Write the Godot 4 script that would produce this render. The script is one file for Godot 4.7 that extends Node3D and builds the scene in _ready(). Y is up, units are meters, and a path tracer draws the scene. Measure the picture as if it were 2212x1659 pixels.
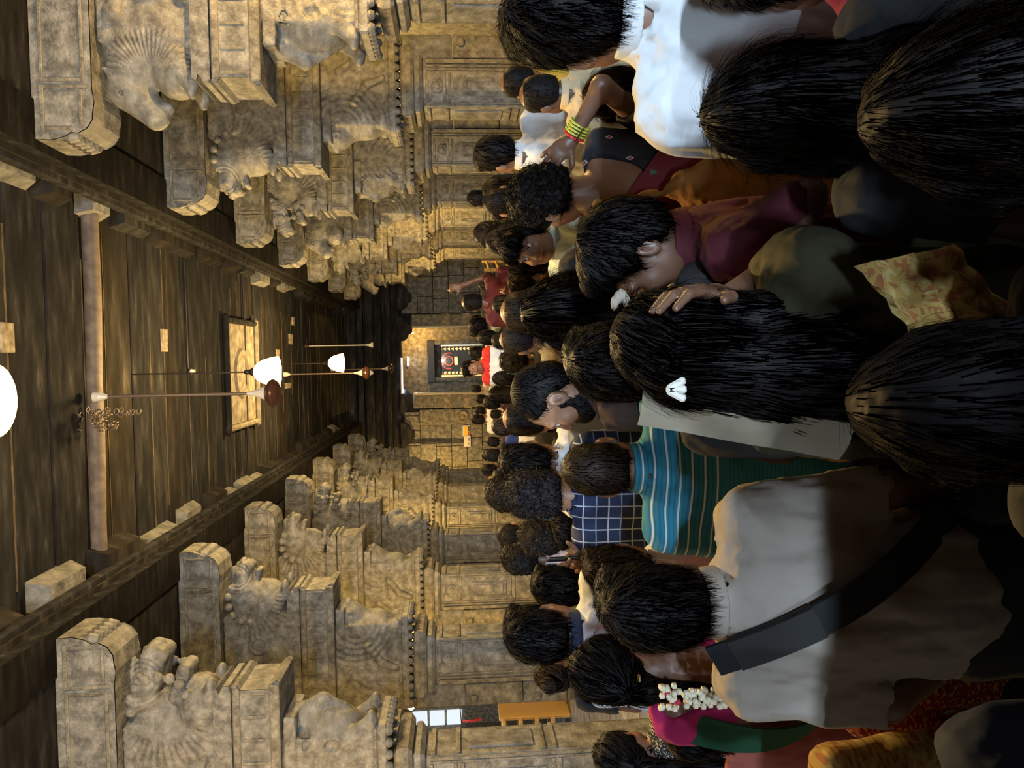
extends Node3D
# A crowd moving up the pillared hall of a stone temple. The camera is held on its side: the picture's left is up.

# ------------------------------------------------------------------ distance fields meshed as surface nets
class Field extends RefCounted:
	var ty := PackedInt32Array()
	var op := PackedInt32Array()
	var pa := PackedVector3Array()
	var pb := PackedVector3Array()
	var r1 := PackedFloat32Array()
	var r2 := PackedFloat32Array()
	var kk := PackedFloat32Array()
	var bs: Array[Basis] = []
	var rot := PackedByteArray()
	var ext := PackedFloat32Array()
	var noise: FastNoiseLite = null
	var amp := 0.0
	var nsc := Vector3.ONE
	var tf := Transform3D()      # frame the shapes are given in
	var combs: Array = []        # carved combs: [centre, inner radius, outer radius, frequency, depth]

	func put(t: int, o: int, a: Vector3, b: Vector3, x: float, y: float, k: float, e: float, m: Basis, turned: bool) -> void:
		ty.append(t); op.append(o); pa.append(a); pb.append(b); r1.append(x); r2.append(y); kk.append(k); ext.append(e); bs.append(m); rot.append(1 if turned else 0)

	func cone(a: Vector3, b: Vector3, ra: float, rb: float, k := 0.03, o := 0) -> void:
		put(0, o, tf * a, tf.basis * (b - a), ra, rb - ra, k, maxf(ra, rb), Basis(), false)

	func ell(c: Vector3, r: Vector3, k := 0.03, o := 0, m := Basis()) -> void:
		put(1, o, tf * c, r, 0, 0, k, maxf(r.x, maxf(r.y, r.z)), (tf.basis * m).inverse(), m != Basis() or tf.basis != Basis())

	func box(c: Vector3, h: Vector3, rd: float, k := 0.01, o := 0, m := Basis()) -> void:
		put(2, o, tf * c, h - Vector3(rd, rd, rd), rd, 0, k, h.length(), (tf.basis * m).inverse(), m != Basis() or tf.basis != Basis())

	func dist(i: int, p: Vector3) -> float:
		var q := p - pa[i]
		var t := ty[i]
		if t == 0:
			var ba := pb[i]
			var h := clampf(q.dot(ba) / maxf(ba.length_squared(), 1e-9), 0.0, 1.0)
			return (q - ba * h).length() - r1[i] - r2[i] * h
		if rot[i]:
			q = bs[i] * q
		if t == 1:
			var r := pb[i]
			var q1 := q / r
			var k0 := q1.length()
			var k1 := (q1 / r).length()
			return k0 * (k0 - 1.0) / maxf(k1, 1e-6)
		q = q.abs() - pb[i]
		return Vector3(maxf(q.x, 0), maxf(q.y, 0), maxf(q.z, 0)).length() + minf(maxf(q.x, maxf(q.y, q.z)), 0.0) - r1[i]

	func ev(p: Vector3, list: PackedInt32Array) -> float:
		var d := 10.0
		for i in list:
			var e := dist(i, p)
			var k := kk[i]
			var o := op[i]
			if o == 0:
				var h := k - absf(d - e)
				d = minf(d, e)
				if h > 0.0:
					d -= h * h / (4.0 * k)
			else:
				if o == 1:
					e = -e
				var h2 := k - absf(d - e)
				d = maxf(d, e)
				if h2 > 0.0:
					d += h2 * h2 / (4.0 * k)
		return d

	func disp(p: Vector3) -> float:
		var s := 0.0
		if noise:
			s = noise.get_noise_3dv(p * nsc) * amp
		for c in combs:
			var q: Vector3 = p - c[0]
			var r := Vector2(q.x, q.y).length()
			if r > c[1] and r < c[2] and q.x > c[6]:
				var m := minf(1.0, minf(minf(r - c[1], c[2] - r), q.x - c[6]) / 0.04)
				if c[5] == 0:
					s += sin(atan2(q.y, q.x) * c[3]) * c[4] * m
				else:
					s += sin(r * c[3]) * c[4] * m
		return s

	func all() -> PackedInt32Array:
		var l := PackedInt32Array()
		for i in ty.size():
			l.append(i)
		return l

	# vertices, normals, indices
	func mesh(cell: float) -> Array:
		var lo := Vector3(1e9, 1e9, 1e9)
		var hi := -lo
		for i in ty.size():
			if op[i] == 0:
				var e := Vector3.ONE * ext[i]
				lo = lo.min(pa[i] - e); hi = hi.max(pa[i] + e)
				if ty[i] == 0:
					lo = lo.min(pa[i] + pb[i] - e); hi = hi.max(pa[i] + pb[i] + e)
		var slack := absf(amp)
		for c in combs:
			slack += c[4]
		lo -= Vector3.ONE * (cell * 2.0 + slack)
		hi += Vector3.ONE * (cell * 2.0 + slack)
		var B := 6
		var nb := Vector3i(((hi - lo) / (cell * B)).ceil())
		var nx := nb.x * B
		var ny := nb.y * B
		var nz := nb.z * B
		var nxy := nx * ny
		var val := PackedFloat32Array()
		val.resize(nxy * nz)
		val.fill(1.0)
		var rad := cell * B * 0.5 * 1.7321 + cell
		var act: Array[Vector3i] = []
		for bz in nb.z:
			for by in nb.y:
				for bx in nb.x:
					var c := lo + Vector3(bx * B + 2.5, by * B + 2.5, bz * B + 2.5) * cell
					var list := PackedInt32Array()
					var near := false
					for i in ty.size():
						var d := dist(i, c)
						if op[i] == 2:
							list.append(i)
						elif d < rad * 1.3 + kk[i] + slack:
							list.append(i)
							if op[i] == 0:
								near = true
					if not near:
						continue
					var dc := ev(c, list)
					if dc > rad * 1.4 + slack:
						continue
					var inner := dc < -(rad * 1.4 + slack)
					if not inner:
						act.append(Vector3i(bx, by, bz))
					for k in B:
						for j in B:
							var at := (bx * B) + nx * (by * B + j) + nxy * (bz * B + k)
							var p := lo + Vector3(bx * B, by * B + j, bz * B + k) * cell
							for i in B:
								if inner:
									val[at + i] = -1.0
								else:
									var v := ev(p, list)
									if slack > 0.0 and absf(v) < slack + cell * 2.5:
										v += disp(p)
									val[at + i] = v
								p.x += cell
		var cid := PackedInt32Array()
		cid.resize(nxy * nz)
		cid.fill(-1)
		var vs := PackedVector3Array()
		var ns := PackedVector3Array()
		var cells := PackedInt32Array()
		var off := PackedInt32Array([0, 1, nx, nx + 1, nxy, nxy + 1, nxy + nx, nxy + nx + 1])
		var ea := PackedInt32Array([0, 2, 4, 6, 0, 1, 4, 5, 0, 1, 2, 3])
		var eb := PackedInt32Array([1, 3, 5, 7, 2, 3, 6, 7, 4, 5, 6, 7])
		var g := PackedFloat32Array()
		g.resize(8)
		for b in act:
			for k in B:
				var z := b.z * B + k
				if z >= nz - 1:
					continue
				for j in B:
					var y := b.y * B + j
					if y >= ny - 1:
						continue
					for i in B:
						var x := b.x * B + i
						if x >= nx - 1:
							continue
						var at := x + nx * y + nxy * z
						var neg := 0
						for q in 8:
							var v := val[at + off[q]]
							g[q] = v
							if v < 0.0:
								neg += 1
						if neg == 0 or neg == 8:
							continue
						var s := Vector3.ZERO
						var n := 0
						for e in 12:
							var va := g[ea[e]]
							var vb := g[eb[e]]
							if (va < 0.0) != (vb < 0.0):
								var t := va / (va - vb)
								var ia := ea[e]
								var f := Vector3(ia & 1, (ia >> 1) & 1, (ia >> 2) & 1)
								if e < 4:
									f.x += t
								elif e < 8:
									f.y += t
								else:
									f.z += t
								s += f
								n += 1
						var nm := Vector3(g[1] + g[3] + g[5] + g[7] - g[0] - g[2] - g[4] - g[6], g[2] + g[3] + g[6] + g[7] - g[0] - g[1] - g[4] - g[5], g[4] + g[5] + g[6] + g[7] - g[0] - g[1] - g[2] - g[3])
						cid[at] = vs.size()
						vs.append(lo + (Vector3(x, y, z) + s / n) * cell)
						ns.append(nm.normalized() if nm.length_squared() > 1e-12 else Vector3.UP)
						cells.append(at)
		var ix := PackedInt32Array()
		var steps := [[1, nx, nxy], [nx, nxy, 1], [nxy, 1, nx]]
		for at in cells:
			var inside := val[at] < 0.0
			for s in steps:
				if (val[at + s[0]] < 0.0) != inside and at - s[1] - s[2] >= 0:
					var a := cid[at]
					var bq := cid[at - s[1]]
					var c := cid[at - s[1] - s[2]]
					var d := cid[at - s[2]]
					if bq < 0 or c < 0 or d < 0:
						continue
					if inside:
						ix.append_array(PackedInt32Array([a, d, c, a, c, bq]))
					else:
						ix.append_array(PackedInt32Array([a, c, d, a, bq, c]))
		return [vs, ns, ix]


# ------------------------------------------------------------------ faceted shapes
class Buf extends RefCounted:
	var v := PackedVector3Array()
	var n := PackedVector3Array()
	var t := PackedVector2Array()

	func tri(a: Vector3, b: Vector3, c: Vector3, out: Vector3) -> void:
		var m := (c - a).cross(b - a)
		if m.length_squared() < 1e-16:
			return
		m = m.normalized()
		if m.dot(out) < 0.0:
			m = -m
			v.append(a); v.append(c); v.append(b)
		else:
			v.append(a); v.append(b); v.append(c)
		for i in 3:
			n.append(m)
			var q := v[v.size() - 3 + i]
			var am := m.abs()
			t.append(Vector2(q.x, -q.y) if am.z > am.x and am.z > am.y else (Vector2(q.z, -q.y) if am.x > am.y else Vector2(q.x, q.z)))

	func quad(a: Vector3, b: Vector3, c: Vector3, d: Vector3, out: Vector3) -> void:
		tri(a, b, c, out)
		tri(a, c, d, out)

	# chamfered box from corner to corner
	func cbox(lo: Vector3, hi: Vector3, bv := 0.01, tf := Transform3D()) -> void:
		var c := (lo + hi) / 2
		var h := ((hi - lo) / 2).abs()
		bv = minf(bv, minf(h.x, minf(h.y, h.z)) * 0.9)
		var pt := func(s: Vector3, ax: int) -> Vector3:
			var e := h - Vector3(bv, bv, bv)
			e[ax] = h[ax]
			return tf * (c + s * e)
		for ax in 3:
			var u := (ax + 1) % 3
			var w := (ax + 2) % 3
			for sg in [-1.0, 1.0]:
				var q := []
				for m in [[-1, -1], [1, -1], [1, 1], [-1, 1]]:
					var s := Vector3.ZERO
					s[ax] = sg; s[u] = m[0]; s[w] = m[1]
					q.append(pt.call(s, ax))
				var o := Vector3.ZERO
				o[ax] = sg
				quad(q[0], q[1], q[2], q[3], tf.basis * o)
			for s1 in [-1.0, 1.0]:
				for s2 in [-1.0, 1.0]:
					var sa := Vector3.ZERO
					sa[u] = s1; sa[w] = s2; sa[ax] = -1
					var sb := sa
					sb[ax] = 1
					var o2 := sa + sb
					quad(pt.call(sa, u), pt.call(sa, w), pt.call(sb, w), pt.call(sb, u), tf.basis * o2)
		for sx in [-1.0, 1.0]:
			for sy in [-1.0, 1.0]:
				for sz in [-1.0, 1.0]:
					var s := Vector3(sx, sy, sz)
					tri(pt.call(s, 0), pt.call(s, 1), pt.call(s, 2), tf.basis * s)

	# square frustum between two rectangles at heights y0 and y1: [x0, x1, z0, z1]
	func frustum(y0: float, r0: Array, y1: float, r1: Array) -> void:
		var a := [Vector3(r0[0], y0, r0[2]), Vector3(r0[1], y0, r0[2]), Vector3(r0[1], y0, r0[3]), Vector3(r0[0], y0, r0[3])]
		var b := [Vector3(r1[0], y1, r1[2]), Vector3(r1[1], y1, r1[2]), Vector3(r1[1], y1, r1[3]), Vector3(r1[0], y1, r1[3])]
		var outs := [Vector3(0, 0, -1), Vector3(1, 0, 0), Vector3(0, 0, 1), Vector3(-1, 0, 0)]
		for i in 4:
			var j := (i + 1) % 4
			quad(a[i], a[j], b[j], b[i], outs[i])
		quad(a[0], a[1], a[2], a[3], Vector3.DOWN)
		quad(b[0], b[1], b[2], b[3], Vector3.UP)

	# polygon in x, y pushed along z
	func prism(pts: PackedVector2Array, z0: float, z1: float, bv := 0.0) -> void:
		var cw := Geometry2D.is_polygon_clockwise(pts)
		for i in pts.size():
			var p := pts[i]
			var q := pts[(i + 1) % pts.size()]
			var e := q - p
			var o := Vector3(e.y, -e.x, 0) if cw else Vector3(-e.y, e.x, 0)
			quad(Vector3(p.x, p.y, z0 + bv), Vector3(q.x, q.y, z0 + bv), Vector3(q.x, q.y, z1 - bv), Vector3(p.x, p.y, z1 - bv), -o)
		var cap := pts
		if bv > 0.0:
			var off := Geometry2D.offset_polygon(pts, -bv)
			if off.size() == 1 and off[0].size() == pts.size():
				cap = off[0]
				# match the start of the inner ring to the outer ring
				var best := 0
				for k in cap.size():
					if cap[k].distance_to(pts[0]) < cap[best].distance_to(pts[0]):
						best = k
				var same := Geometry2D.is_polygon_clockwise(cap) == cw
				for i in pts.size():
					var j := (i + 1) % pts.size()
					var ci := cap[posmod(best + (i if same else -i), cap.size())]
					var cj := cap[posmod(best + (j if same else -j), cap.size())]
					for s in [-1.0, 1.0]:
						var zo: float = z1 if s > 0 else z0
						var zi: float = zo - s * bv
						quad(Vector3(pts[i].x, pts[i].y, zi), Vector3(pts[j].x, pts[j].y, zi), Vector3(cj.x, cj.y, zo), Vector3(ci.x, ci.y, zo), Vector3(pts[i].x - ci.x, pts[i].y - ci.y, s * bv))
		var tr := Geometry2D.triangulate_polygon(cap)
		for i in range(0, tr.size(), 3):
			for s in [-1.0, 1.0]:
				var z: float = z1 if s > 0 else z0
				tri(Vector3(cap[tr[i]].x, cap[tr[i]].y, z), Vector3(cap[tr[i + 1]].x, cap[tr[i + 1]].y, z), Vector3(cap[tr[i + 2]].x, cap[tr[i + 2]].y, z), Vector3(0, 0, s))

	# smooth surface of revolution about an axis: profile of (radius, height)
	func lathe(prof: Array, seg: int, tf := Transform3D()) -> void:
		for i in prof.size() - 1:
			var p: Vector2 = prof[i]
			var q: Vector2 = prof[i + 1]
			var sl := Vector2(q.y - p.y, -(q.x - p.x))
			for s in seg:
				var a0 := TAU * s / seg
				var a1 := TAU * (s + 1) / seg
				var c0 := Vector3(cos(a0), 0, sin(a0))
				var c1 := Vector3(cos(a1), 0, sin(a1))
				var o := (c0 + c1).normalized() * sl.x + Vector3.UP * sl.y
				var from := v.size()
				quad(tf * (c0 * p.x + Vector3.UP * p.y), tf * (c1 * p.x + Vector3.UP * p.y), tf * (c1 * q.x + Vector3.UP * q.y), tf * (c0 * q.x + Vector3.UP * q.y), tf.basis * o)
				for k in range(from, v.size()):
					var lp := tf.affine_inverse() * v[k]
					var rr := Vector3(lp.x, 0, lp.z)
					if rr.length() > 1e-5:
						n[k] = (tf.basis * (rr.normalized() * sl.x + Vector3.UP * sl.y)).normalized()

	func tube(pts: Array, r: float, seg := 6, close := true) -> void:
		var up := Vector3(0.31, 0.9, 0.27)
		var rings := []
		for i in pts.size():
			var d: Vector3 = (pts[mini(i + 1, pts.size() - 1)] - pts[maxi(i - 1, 0)]).normalized()
			var a := d.cross(up).normalized()
			var b := d.cross(a)
			var ring := []
			for s in seg:
				ring.append(a * cos(TAU * s / seg) + b * sin(TAU * s / seg))
			rings.append(ring)
		for i in pts.size() - 1:
			for s in seg:
				var s2 := (s + 1) % seg
				var from := v.size()
				var o: Vector3 = rings[i][s] + rings[i][s2]
				quad(pts[i] + rings[i][s] * r, pts[i] + rings[i][s2] * r, pts[i + 1] + rings[i + 1][s2] * r, pts[i + 1] + rings[i + 1][s] * r, o)
				for k in range(from, v.size()):
					var w0: Vector3 = v[k] - pts[i]
					var w1: Vector3 = v[k] - pts[i + 1]
					n[k] = (w0 if w0.length() < w1.length() else w1).normalized()
		if close:
			for e in [0, pts.size() - 1]:
				var d2: Vector3 = pts[e] - pts[1 if e == 0 else e - 1]
				for s in range(1, seg - 1):
					tri(pts[e] + rings[e][0] * r, pts[e] + rings[e][s] * r, pts[e] + rings[e][s + 1] * r, d2)

	func ball(c: Vector3, r: Vector3, seg := 8) -> void:
		var prof := []
		var m := maxi(3, seg / 2)
		for i in m + 1:
			var a := -PI / 2 + PI * i / m
			prof.append(Vector2(cos(a), sin(a)))
		lathe(prof, seg, Transform3D(Basis.from_scale(r), c))

	func mesh() -> ArrayMesh:
		var m := ArrayMesh.new()
		var a := []
		a.resize(Mesh.ARRAY_MAX)
		a[Mesh.ARRAY_VERTEX] = v
		a[Mesh.ARRAY_NORMAL] = n
		a[Mesh.ARRAY_TEX_UV] = t
		m.add_surface_from_arrays(Mesh.PRIMITIVE_TRIANGLES, a)
		return m


# ------------------------------------------------------------------ naming, parenting
var taken := {}
var M := {}
var jobs: Array = []
var rng := RandomNumberGenerator.new()

func numbered(n: String) -> String:
	if not taken.has(n):
		taken[n] = 0
		return n
	taken[n] += 1
	return "%s_%03d" % [n, taken[n]]

func thing(called: String, label: String, category: String, at := Vector3.ZERO, turn := 0.0, group := "") -> Node3D:
	var o := Node3D.new()
	o.name = numbered(called)
	add_child(o)
	o.position = at
	o.rotation.y = turn
	o.set_meta("label", label)
	o.set_meta("category", category)
	if group:
		o.set_meta("group", group)
	return o

func piece(called: String, m: Mesh, mat: Material, parent: Node, at := Vector3.ZERO) -> MeshInstance3D:
	var o := MeshInstance3D.new()
	o.name = called
	o.mesh = m
	o.material_override = mat
	o.cast_shadow = GeometryInstance3D.SHADOW_CASTING_SETTING_ON
	parent.add_child(o, true)
	o.position = at
	return o

func part(called: String, b: Buf, mat: Material, parent: Node, label := "") -> MeshInstance3D:
	var o := piece(called, b.mesh(), mat, parent)
	if label:
		o.set_meta("label", label)
	return o

func structure(called: String, b: Buf, mat: Material) -> MeshInstance3D:
	var o := MeshInstance3D.new()
	o.name = called
	o.mesh = b.mesh()
	o.material_override = mat
	add_child(o, true)
	o.set_meta("kind", "structure")
	return o

func lone(called: String, b: Buf, mat: Material, label: String, category: String, group := "") -> MeshInstance3D:
	var o := MeshInstance3D.new()
	o.name = numbered(called)
	o.mesh = b.mesh()
	o.material_override = mat
	add_child(o)
	o.set_meta("label", label)
	o.set_meta("category", category)
	if group:
		o.set_meta("group", group)
	return o

func one_box(lo: Vector3, hi: Vector3, bv := 0.01) -> Buf:
	var b := Buf.new()
	b.cbox(lo, hi, bv)
	return b

func noise_of(sd: int, freq: float, oct := 3, kind := FastNoiseLite.TYPE_SIMPLEX_SMOOTH) -> FastNoiseLite:
	var f := FastNoiseLite.new()
	f.seed = sd
	f.noise_type = kind
	f.frequency = freq
	f.fractal_octaves = oct
	return f

# ------------------------------------------------------------------ jobs: fields meshed on the worker threads
# each job: list of [field or maker, cell, key, frame] pieces, joined into one mesh of the named part; pieces with a key are meshed once
var made := {}

func job(called: String, fields: Array, mat: Material, parent, extra := {}) -> Dictionary:
	if extra.has("share"):
		for j in jobs:
			if j.extra.get("share", "") == extra.share:
				j.parent.append(parent)
				j.mats.append(mat)
				return j
	var parents: Array = parent if parent is Array else [parent]
	var mats := []
	for p in parents:
		mats.append(mat)
	var j := {"name": called, "fields": fields, "mats": mats, "parent": parents, "extra": extra}
	jobs.append(j)
	return j

func arrays_of(f: Array, extra: Dictionary) -> Array:
	var key: String = f[2] if f.size() > 2 else ""
	var r: Array
	if key != "" and made.has(key):
		r = made[key]
	else:
		var fi: Field = f[0].call() if f[0] is Callable else f[0]
		r = fi.mesh(f[1])
		if extra.has("strands"):
			r = strands(r, extra)
		if key != "":
			made[key] = r
	if f.size() > 3:
		var t: Transform3D = f[3]
		r = [t * r[0], Transform3D(t.basis.orthonormalized(), Vector3.ZERO) * r[1], r[2]] + r.slice(3)
	return r

func run_job(j: Dictionary) -> void:
	var vs := PackedVector3Array()
	var ns := PackedVector3Array()
	var ix := PackedInt32Array()
	for f in j.fields:
		var r: Array = arrays_of(f, j.extra)
		var base := vs.size()
		vs.append_array(r[0])
		ns.append_array(r[1])
		if base == 0:
			ix = r[2].duplicate()
		else:
			for q in r[2]:
				ix.append(q + base)
		if r.size() > 3:
			j["col"] = r[3]
	j["out"] = [vs, ns, ix]

func finish_jobs() -> void:
	var tris := 0
	for j in jobs:
		run_job(j)
		var a := []
		a.resize(Mesh.ARRAY_MAX)
		var vs: PackedVector3Array = j.out[0]
		if j.has("col"):
			a[Mesh.ARRAY_COLOR] = j.col
		a[Mesh.ARRAY_VERTEX] = vs
		a[Mesh.ARRAY_NORMAL] = j.out[1]
		a[Mesh.ARRAY_INDEX] = j.out[2]
		if j.extra.has("uv"):
			var uv := PackedVector2Array()
			uv.resize(vs.size())
			for i in vs.size():
				uv[i] = Vector2(vs[i].x, -vs[i].y) if j.extra.uv == 0 else Vector2(atan2(vs[i].x, vs[i].z) * 0.17, -vs[i].y)
			a[Mesh.ARRAY_TEX_UV] = uv
		var m := ArrayMesh.new()
		m.add_surface_from_arrays(Mesh.PRIMITIVE_TRIANGLES, a)
		tris += j.out[2].size() / 3
		j["mesh"] = m
		for k in j.parent.size():
			var o := piece(j.name, m, j.mats[k], j.parent[k])
			if j.extra.has("label"):
				o.set_meta("label", j.extra.label)
	print("field triangles: ", tris)

# ------------------------------------------------------------------ materials
func tex(sd: int, freq: float, oct: int, stops: Array, size := 512, gain := 0.5) -> NoiseTexture2D:
	var t := NoiseTexture2D.new()
	t.width = size
	t.height = size
	t.seamless = true
	t.noise = noise_of(sd, freq, oct)
	t.noise.fractal_gain = gain
	if stops.size():
		var g := Gradient.new()
		g.offsets = PackedFloat32Array(stops.map(func(s): return s[0]))
		g.colors = PackedColorArray(stops.map(func(s): return s[1]))
		t.color_ramp = g
	return t

func sr(r: float, g: float, b: float) -> Color:
	return Color(r, g, b).linear_to_srgb()

func plain(c: Color, rough := 0.8, metal := 0.0) -> StandardMaterial3D:
	var m := StandardMaterial3D.new()
	m.albedo_color = c
	m.roughness = rough
	m.metallic = metal
	return m

func rocky(albedo: Texture2D, bump: Texture2D, scale: float, depth: float, rough := 0.75, tint := Color.WHITE) -> StandardMaterial3D:
	var m := plain(tint, rough)
	m.albedo_texture = albedo
	m.uv1_triplanar = true
	m.uv1_world_triplanar = true
	m.uv1_scale = Vector3.ONE * scale
	if depth >= 0.3:
		m.heightmap_enabled = true
		m.heightmap_texture = bump
		m.heightmap_scale = depth
	return m

func glow(c: Color, energy: float) -> StandardMaterial3D:
	var m := plain(c, 0.5)
	m.emission_enabled = true
	m.emission = c
	m.emission_energy_multiplier = energy
	return m

func cloth(c: Color, rough := 0.85) -> StandardMaterial3D:
	var m := plain(c, rough)
	m.uv1_triplanar = true
	m.uv1_scale = Vector3.ONE * 6.0
	return m

# print on cloth: drawn in metres, side x side
func print_cloth(side: float, px: int, paint: Callable, rough := 0.85) -> StandardMaterial3D:
	var im := Image.create(px, px, false, Image.FORMAT_RGB8)
	paint.call(im, px)
	var m := plain(Color.WHITE, rough)
	m.albedo_texture = ImageTexture.create_from_image(im)
	m.uv1_scale = Vector3.ONE / side
	return m

func make_materials() -> void:
	M.grain = tex(11, 0.02, 5, [], 512)
	M.weave_bump = tex(12, 0.09, 2, [], 256)
	var stone_c := tex(1, 0.006, 6, [[0.0, sr(0.048, 0.045, 0.040)], [0.33, sr(0.115, 0.109, 0.096)], [0.52, sr(0.170, 0.163, 0.145)], [0.70, sr(0.225, 0.214, 0.188)], [1.0, sr(0.36, 0.34, 0.29)]], 1024, 0.68)
	var soot_c := tex(2, 0.008, 6, [[0.0, sr(0.013, 0.0128, 0.0135)], [0.40, sr(0.023, 0.0225, 0.0235)], [0.60, sr(0.032, 0.0312, 0.0322)], [0.76, sr(0.045, 0.0435, 0.043)], [1.0, sr(0.11, 0.104, 0.096)]], 1024, 0.6)
	var lime_c := tex(3, 0.01, 5, [[0.0, sr(0.10, 0.08, 0.055)], [0.45, sr(0.22, 0.18, 0.12)], [0.7, sr(0.31, 0.26, 0.18)], [1.0, sr(0.42, 0.37, 0.27)]], 512)
	var bump := tex(4, 0.03, 6, [], 1024, 0.62)
	M.stone = rocky(stone_c, bump, 0.8, 0.5)
	M.stone_b = rocky(stone_c, bump, 0.66, 0.5, 0.8, sr(0.86, 0.88, 0.92))
	M.stone_c = rocky(stone_c, bump, 0.93, 0.5, 0.7, sr(1.0, 0.95, 0.84))
	M.carved = rocky(stone_c, bump, 1.1, 0.4, 0.6)
	M.soot = rocky(soot_c, bump, 0.4, 0.25, 0.7)
	M.soot_b = rocky(soot_c, bump, 0.52, 0.25, 0.72, sr(0.72, 0.72, 0.75))
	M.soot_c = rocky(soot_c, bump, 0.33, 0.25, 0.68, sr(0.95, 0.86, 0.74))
	M.blackstone = rocky(soot_c, bump, 0.5, 0.15, 0.45, sr(0.35, 0.33, 0.31))
	M.cornice = rocky(soot_c, bump, 0.6, 0.2, 0.5, sr(0.40, 0.38, 0.36))
	M.mortar = rocky(lime_c, bump, 2.2, 0.2, 0.9, sr(0.42, 0.38, 0.33))
	M.lime = rocky(lime_c, bump, 0.8, 0.3)
	M.woodpole = rocky(tex(5, 0.02, 4, [[0.0, sr(0.075, 0.055, 0.042)], [1.0, sr(0.20, 0.15, 0.115)]], 256), bump, 1.2, 0.2, 0.65)
	M.floor = rocky(stone_c, bump, 0.7, 0.15, 0.4, sr(0.5, 0.48, 0.45))
	M.plaster = rocky(lime_c, bump, 1.5, 0.15, 0.9, sr(1, 1, 1))
	for k in ["soot", "soot_b", "soot_c", "cornice", "mortar"]:
		M[k].roughness = 0.95
		M[k].metallic_specular = 0.12
		M[k].uv1_scale *= Vector3(0.3, 1.0, 1.3)
	M.iron = plain(sr(0.05, 0.04, 0.035), 0.5, 0.6)
	M.black = plain(sr(0.008, 0.008, 0.009), 0.4)
	M.brownmotor = plain(sr(0.06, 0.022, 0.014), 0.28)
	M.whitepaint = plain(sr(0.62, 0.58, 0.5), 0.4)
	M.chain = plain(sr(0.20, 0.15, 0.11), 0.55, 0.5)
	M.brass = plain(sr(0.75, 0.52, 0.2), 0.3, 1.0)
	M.silver = plain(sr(0.72, 0.70, 0.66), 0.25, 1.0)
	M.bamboo = plain(sr(0.45, 0.28, 0.10), 0.55)
	M.lampshade = glow(Color(1.0, 0.86, 0.56), 5.0)
	M.lampshade.backlight_enabled = true
	M.lampshade.backlight = sr(0.8, 0.7, 0.5)
	M.lamp_bulb = glow(Color(1.0, 0.9, 0.66), 14.0)
	M.tube_glow = glow(Color(0.93, 0.97, 1.0), 9.0)
	M.tiny_led = glow(Color(1.0, 0.78, 0.38), 9.0)
	M.white_led = glow(Color(0.95, 0.97, 1.0), 16.0)
	M.jasmine = plain(sr(0.72, 0.68, 0.50), 0.7)
	M.neon_red = glow(Color(1.0, 0.22, 0.12), 0.7)

# ------------------------------------------------------------------ the hall
const LEFT := -2.27
const RIGHT := 1.84
const CEIL := 5.8
const FAR := -26.4
const NEAR := 5.0
const OUT_L := -6.0
const OUT_R := 5.6

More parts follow.
